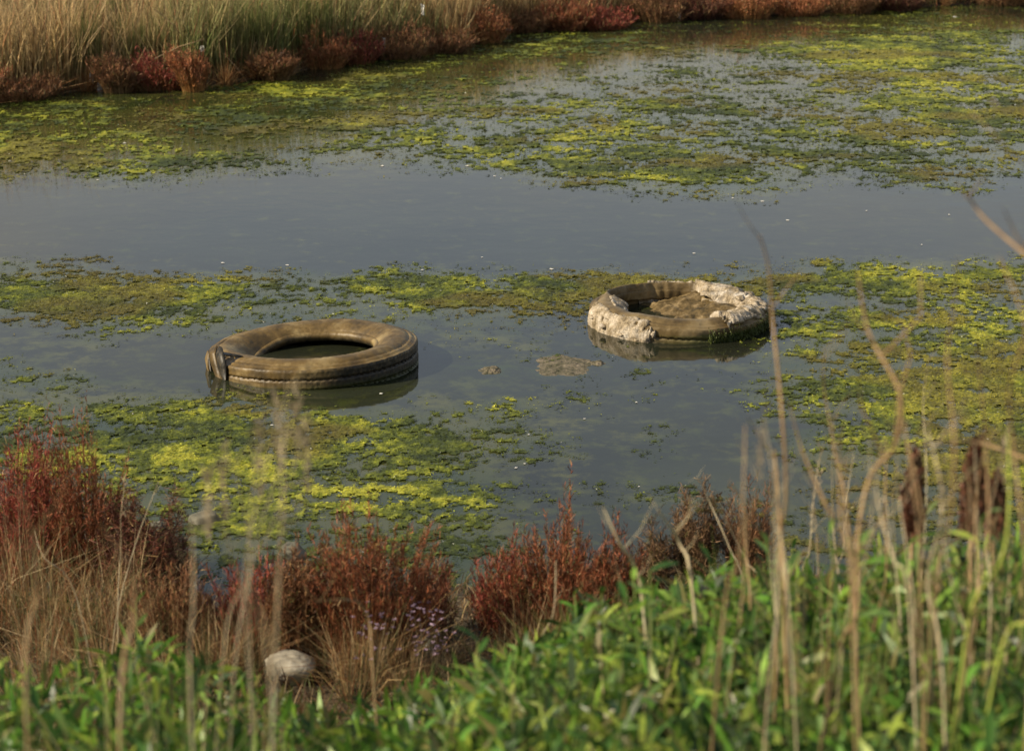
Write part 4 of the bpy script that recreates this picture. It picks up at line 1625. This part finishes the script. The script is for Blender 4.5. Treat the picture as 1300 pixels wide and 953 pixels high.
def undergrowth():
    rng = np.random.default_rng(77)
    n = 24000
    u = rng.uniform(-150, 1450, n)
    vo = np.interp(u, OUTL_U, OUTL_V) + 46 * (N2.fbm(u / 45.0, u * 0 + 3.0, 2) - 0.5)
    f = rng.random(n) ** 0.8
    v = vo + 22 + f * (1010 - vo)
    Y_ = 4.9 - 1.6 * f + rng.uniform(-0.4, 0.4, n)
    # turn the survey points into positions in the thicket
    a = (u - CU) / F_PX
    b = (CV - v) / F_PX
    t = Y_ / (CP + b * SP)
    P = np.stack([a * t, Y_, CAM_H + (-SP + b * CP) * t], 1)
    g = near_z(P[:, 0], P[:, 1])
    P[:, 2] = np.maximum(P[:, 2] - 0.01, g + 0.01)
    keep = (P[:, 2] - g < 0.75) & ((u > 560) | (rng.random(n) < 0.30))
    P = P[keep]
    n = len(P)
    aa = rng.uniform(0, 6.28, n)
    e = rng.normal(0.6, 0.5, n)
    D = np.stack([np.cos(aa) * np.cos(e), np.sin(aa) * np.cos(e), np.sin(e)], 1) * rng.uniform(0.03, 0.09, n)[:, None]
    pal = np.array(TONES + [(0.03, 0.06, 0.015), (0.20, 0.18, 0.06)])
    c = pal[rng.integers(0, len(pal), n)] * rng.uniform(0.6, 1.2, n)[:, None]
    bl = Blades()
    bl.add(P, P + D * 0.55 + np.array([0, 0, 0.006]), P + D, rng.uniform(0.004, 0.014, n), c * 0.8, c, c, 1.1)
    # stalks that carry them
    k = 2500
    i = rng.integers(0, n, k)
    P2 = P[i]
    P0 = P2.copy()
    P0[:, 2] = near_z(P0[:, 0], P0[:, 1]) - 0.01
    P0[:, :2] += rng.normal(0, 0.04, (k, 2))
    c = np.array([0.10, 0.13, 0.04]) * rng.uniform(0.6, 1.4, k)[:, None]
    bl.add(P0, (P0 + P2) / 2, P2, 0.005, c, c, c)
    o = new_obj('undergrowth', bl.mesh('undergrowth', M_leaf))
    tag(o, 'dense low green herbs filling the near bank below the weeds', 'undergrowth', None, 'stuff')


undergrowth()

# ------------------------------------------------------------------ dry stalks, each its own thing
def stalk(label, main, Y_, r=0.004, branches=(), mat=None, name='dry_stalk', cat='stalk', root_down=True, group=None, head=None):
    """main and branches: lists of photo points, stood upright at Y_ metres from the camera"""
    mat = mat or M_stalk
    r *= 0.60
    pts = [Vector(at_y(u, v, Y_)) for u, v in main]
    for k, p_ in enumerate(pts):
        p_.y += 0.06 * math.sin(k * 1.7 + main[0][0])
    if root_down:
        p_ = pts[-1]
        g_ = float(near_z(p_.x, p_.y))
        if p_.z > g_:
            dz = max(pts[-2].z - p_.z, 0.02)
            pts.append(Vector((p_.x + max(-0.06, min(0.06, (p_.x - pts[-2].x) * (p_.z - g_) / dz * 0.6)), p_.y + 0.02, g_ - 0.02)))
    n = len(pts)
    rad = [r * (0.5 + 0.5 * min(1, k / 2.5)) for k in range(n)]
    # smooth
    P, Rr = [], []
    for k in range(n - 1):
        a, b = pts[k], pts[k + 1]
        pa, pb = pts[max(k - 1, 0)], pts[min(k + 2, n - 1)]
        for s in range(5):
            t = s / 5
            P.append(0.5 * ((2 * a) + (b - pa) * t + (2 * pa - 5 * a + 4 * b - pb) * t * t + (-pa + 3 * a - 3 * b + pb) * t ** 3))
            Rr.append(rad[k] * (1 - t) + rad[k + 1] * t)
    P.append(pts[-1])
    Rr.append(rad[-1])
    base = P[-1].copy()
    root = empty(name, base)
    tag(root, label, cat, group)
    loc = [q - base for q in P]
    new_obj('stem', tube('stem', loc, Rr, mat, None, 6), root)
    for bpts in branches:
        bp = [Vector(at_y(u, v, Y_)) - base for u, v in bpts]
        # root the branch on the nearest stem point
        j = min(range(len(loc)), key=lambda q: (loc[q] - bp[-1]).length)
        bp[-1] = loc[j].copy()
        for k, q in enumerate(bp[:-1]):
            q.y = bp[-1].y + 0.05 * math.sin(3 * k + bpts[0][0])
        m_ = len(bp)
        new_obj('branch', tube('branch', bp, [r * (0.3 + 0.4 * k / max(m_ - 1, 1)) for k in range(m_)], mat, None, 5), root)
    rg = random.Random(int(main[0][0]) * 7 + 1)
    for _ in range(rg.randint(2, 5)):                         # short broken side twigs at the nodes
        j = rg.randrange(1, max(2, int(len(loc) * 0.75)))
        sd_ = rg.choice((-1, 1))
        ln_ = rg.uniform(0.02, 0.07)
        q1 = loc[j] + Vector((sd_ * ln_ * 0.45, rg.uniform(-0.02, 0.02), ln_ * 0.6))
        q2 = loc[j] + Vector((sd_ * ln_ * 0.8, rg.uniform(-0.03, 0.03), ln_ * 1.25))
        new_obj('side_twig', tube('side_twig', [q2, q1, loc[j]], [r * 0.15, r * 0.28, r * 0.4], mat, None, 4), root)
    if head:
        bl = Blades()
        q0 = loc[0]
        k = head
        A_ = RNG.uniform(0, 6.28, k)
        t_ = RNG.uniform(-0.03, 0.09, k)
        P0 = np.array([q0]) + np.stack([0 * A_, 0 * A_, -t_], 1)
        D = np.stack([np.cos(A_) * 0.012, np.sin(A_) * 0.012, RNG.uniform(0.008, 0.03, k)], 1)
        c = np.array([0.42, 0.34, 0.22]) * RNG.uniform(0.6, 1.2, k)[:, None]
        bl.add(P0, P0 + D * 0.5, P0 + D, 0.0035, c, c, c)
        new_obj('seed_head', bl.mesh('seed_head', M_grass), root)
    return root


stalk('tall lone brown stalk crossing the right edge of the crusted tyre', [(960, 290), (978, 345), (986, 420), (990, 520), (994, 620), (992, 760)], 3.6, 0.0042,
      [[(930, 300), (940, 330), (978, 370)][::-1][::-1]] if False else [])
stalk('branched brown stalk with two forks right of the tall lone one', [(1094, 350), (1108, 430), (1136, 488), (1132, 560), (1112, 620), (1090, 690), (1080, 760), (1056, 870)],
      3.3, 0.0050, [[(1112, 385), (1144, 408), (1150, 440), (1142, 500), (1134, 540)], [(1176, 360), (1164, 395), (1150, 430)],
                    [(1086, 468), (1100, 530), (1116, 600)], [(1010, 560), (1034, 620), (1070, 680), (1084, 720)]])
stalk('grey brown stalk slanting in from the right edge above the water', [(1218, 240), (1240, 262), (1262, 290), (1320, 336), (1420, 420), (1460, 900)], 3.2, 0.0042,
      [[(1243, 218), (1242, 262)]])
stalk('pale stalk arching in at the upper right corner', [(1248, 118), (1268, 136), (1310, 152), (1400, 200), (1500, 900)], 3.0, 0.0036,
      [[(1240, 148), (1262, 172), (1300, 208), (1390, 300)]])
stalk('long bent straw crossing low from the right edge', [(1148, 553), (1195, 562), (1250, 576), (1320, 588), (1440, 640), (1500, 900)], 3.6, 0.0046)
stalk('thick yellow green stem leaning right near the bottom right', [(1290, 560), (1276, 640), (1262, 700), (1243, 780), (1225, 880)], 3.3, 0.0055, mat=M_stalk_green, name='green_stem')
stalk('yellow green stem cut by the right edge at the bottom', [(1330, 700), (1304, 780), (1275, 870)], 3.2, 0.0055, mat=M_stalk_green, name='green_stem')
stalk('short thick cut straw left of the dead tan shrub', [(834, 636), (850, 668), (866, 704), (880, 760)], 4.2, 0.0050, mat=M_stalk_pale)
stalk('slanting straw over the right side of the central red shrub', [(764, 634), (786, 680), (808, 730), (820, 800)], 4.2, 0.0052, mat=M_stalk_pale)
stalk('thin stalk with white tip near the right of centre', [(1044, 590), (1034, 640), (1024, 690), (1016, 740)], 5.4, 0.0026, mat=M_stalk_pale, head=24)
stalk('thin pale stalk beside the white tipped one', [(1088, 583), (1078, 630), (1066, 690), (1062, 740)], 5.4, 0.0024, mat=M_stalk_pale)
stalk('drooping thin stalk over the dead tan shrub', [(872, 602), (888, 612), (905, 650), (925, 690), (945, 750)], 5.6, 0.0022, mat=M_stalk_pale)
stalk('straight thin straw right of the dead tan shrub', [(910, 628), (930, 680), (950, 720), (970, 760)], 5.4, 0.0022, mat=M_stalk_pale)
stalk('faint stalk standing between tall lone and branched ones', [(1068, 545), (1072, 600), (1068, 660), (1075, 760)], 3.1, 0.0028)
stalk('tall thin stalk before the right hand algae', [(1205, 315), (1214, 400), (1212, 470), (1206, 560), (1196, 660), (1190, 800)], 2.9, 0.0024)
stalk('slender stalk close to the right edge by the green mat', [(1272, 330), (1290, 400), (1282, 480), (1296, 560), (1300, 700), (1296, 820)], 2.9, 0.0026,
      [[(1262, 460), (1290, 520)], [(1310, 380), (1290, 430)]])
stalk('zigzag stalk behind the branched one', [(1230, 420), (1250, 520), (1262, 600), (1250, 680), (1230, 760)], 3.4, 0.0032, [[(1266, 540), (1258, 590)], [(1210, 560), (1254, 640)]])
stalk('buff stalk right of the first dark seed spike', [(1178, 545), (1186, 600), (1198, 660), (1186, 760), (1194, 860)], 3.3, 0.0036, mat=M_stalk_pale)
stalk('buff stalk beside the forked one, low at right', [(1125, 560), (1120, 640), (1130, 700), (1150, 770)], 3.4, 0.0036, mat=M_stalk_pale)
stalk('brown stalk thickened at its top, before the white tipped one', [(988, 585), (990, 660), (992, 740), (1000, 830)], 3.6, 0.0062)
stalk('thin brown stalk low between crusted tyre and green weeds', [(922, 600), (946, 640), (950, 700), (952, 790)], 4.3, 0.0034)
stalk('leaning stalk behind the tall lone one', [(1006, 520), (1022, 580), (1050, 640), (1078, 690)], 3.5, 0.0030)
stalk('low curved reddish stem in the right hand thicket', [(1240, 690), (1190, 690), (1188, 740), (1196, 800)], 3.6, 0.0028)
for i in range(26):
    u0 = random.uniform(880, 1310)
    v0 = random.uniform(430, 640) if i % 2 else random.uniform(560, 660)
    ln_ = random.uniform(-0.16, 0.16)
    Y_ = random.uniform(3.2, 5.0)
    pts_ = [(u0 + ln_ * q + random.uniform(-3, 3), v0 + q) for q in (0, 70, 150, 260)]
    stalk('thin straight dry stalk in the tangle rising from the weeds at right', pts_, Y_, random.uniform(0.0017, 0.0030),
          mat=random.choice((M_stalk, M_stalk_pale)), group='thin dry stalks at right', head=random.choice((None, None, 14)))
# fan of feathery stalks below the left tyre
FAN = 'feathery dry stalks below the left tyre'
for top, mid, base_, lab in [
    ((372, 528), (352, 600), (322, 720), 'highest feathery stalk of the fan below the left tyre'),
    ((352, 535), (330, 620), (312, 725), 'second feathery stalk of the fan, upright'),
    ((330, 560), (322, 640), (312, 730), 'short inner stalk of the fan below the left tyre'),
    ((288, 575), (302, 640), (314, 730), 'fan stalk leaning left towards the grey rock'),
    ((386, 560), (350, 650), (318, 730), 'fan stalk leaning furthest right'),
    ((268, 610), (290, 680), (300, 760), 'faint fan stalk closest to the grey rock')]:
    u0, v0 = top
    br = [[(u0 - 14, v0 + 10), (u0 - 4, v0 + 40)], [(u0 + 14, v0 + 8), (u0 - 2, v0 + 34)], [(u0 + 10, v0 + 40), (u0 - 10, v0 + 75)]]
    stalk(lab, [top, mid, base_, (base_[0] + (top[0] - 325) * 0.35, 850)], 3.3, 0.0013, br, mat=M_stalk_pale, group=FAN, head=30)
stalk('thick pale blurred stalk at left, before the straw', [(156, 688), (160, 730), (163, 800), (160, 900)], 2.8, 0.0040, mat=M_stalk)
stalk('pale blurred stalk near the left edge', [(36, 600), (42, 680), (34, 780), (36, 880)], 2.8, 0.0032, mat=M_stalk)
stalk('short blurred stalk left of the fan', [(232, 618), (236, 690), (244, 770), (250, 880)], 2.9, 0.0020, mat=M_stalk_pale)
stalk('bent blurred straw over the big left shrub', [(400, 752), (448, 756), (466, 800), (474, 870)], 4.3, 0.0032, mat=M_stalk)
stalk('upright blurred straw left of the bent one', [(356, 700), (352, 760), (338, 860)], 3.3, 0.0020, mat=M_stalk)
stalk('straw blade rising right of the central shrub base', [(706, 720), (702, 770), (680, 830)], 5.2, 0.0030, mat=M_stalk_pale)
stalk('very faint stalk in front of the left tyre', [(360, 500), (362, 560), (364, 640), (350, 760)], 2.7, 0.0020, mat=M_stalk_pale)
stalk('seed tipped thin stalk over the rust red shrub at left', [(161, 612), (156, 650), (150, 700), (148, 770)], 6.4, 0.0022, mat=M_stalk_pale, head=12)
stalk('thin straw leaning right over the curled brown shrub', [(206, 602), (190, 640), (168, 700), (150, 780)], 6.4, 0.0022, mat=M_stalk_pale)
stalk('long thin straw low left of the fan', [(100, 752), (60, 700), (40, 680), (20, 840)][::-1][1:], 6.0, 0.0022, mat=M_stalk_pale)


# ------------------------------------------------------------------ dark seed spikes of dock
def dock(u, vt, vb, wpx, Y_, label):
    x, y, zt = at_y(u, vt, Y_)
    _, _, zb = at_y(u, vb, Y_)
    g_ = float(near_z(x, y))
    root = empty('dock_plant', (x, y, g_))
    tag(root, label, 'dock', 'brown dock spikes on the right of the bank')
    h1, h0 = zt - g_, zb - g_
    new_obj('stem', tube('stem', [(0.02, 0, -0.02), (0.01, 0, h0 * 0.6), (0, 0, h0), (0.004, 0, (h0 + h1) / 2), (0, 0, h1)], [0.005, 0.0045, 0.004, 0.003, 0.0015], M_stalk), root)
    n = 1100
    t = RNG.uniform(0, 1, n) ** 1.15
    whorl = np.round(t * 11 + RNG.normal(0, 0.22, n)) / 11 + RNG.normal(0, 0.022, n)
    a = RNG.uniform(0, 6.28, n)
    w = wpx * Y_ / F_PX / 2
    rad = w * (0.25 + 0.95 * np.sin(np.pi * np.clip(whorl * 0.7 + 0.28, 0, 1))) * RNG.uniform(0.05, 1.15, n) ** 0.7
    rad *= 0.35 + 1.1 * N2(a * 0.8 + u, whorl * 6)
    P0 = np.stack([np.cos(a) * rad, np.sin(a) * rad, h0 + (h1 - h0) * whorl], 1)
    D = np.stack([np.cos(a) * 0.006, np.sin(a) * 0.006, RNG.uniform(-0.008, 0.014, n)], 1)
    c = np.array([0.10, 0.042, 0.024]) * RNG.uniform(0.5, 1.9, n)[:, None]
    bl = Blades()
    bl.add(P0, P0 + D * 0.6, P0 + D, 0.006, c, c, c, 1.3)
    new_obj('seed_spike', bl.mesh('seed_spike', M_shrub), root)


dock(1163, 578, 682, 25, 4.4, 'narrow dark brown seed spike, leftmost of the three at right')
dock(1240, 562, 672, 29, 4.2, 'tallest brown seed spike, behind a pale straw at right')
dock(1266, 604, 678, 22, 4.4, 'short dark seed spike nearest the right edge')
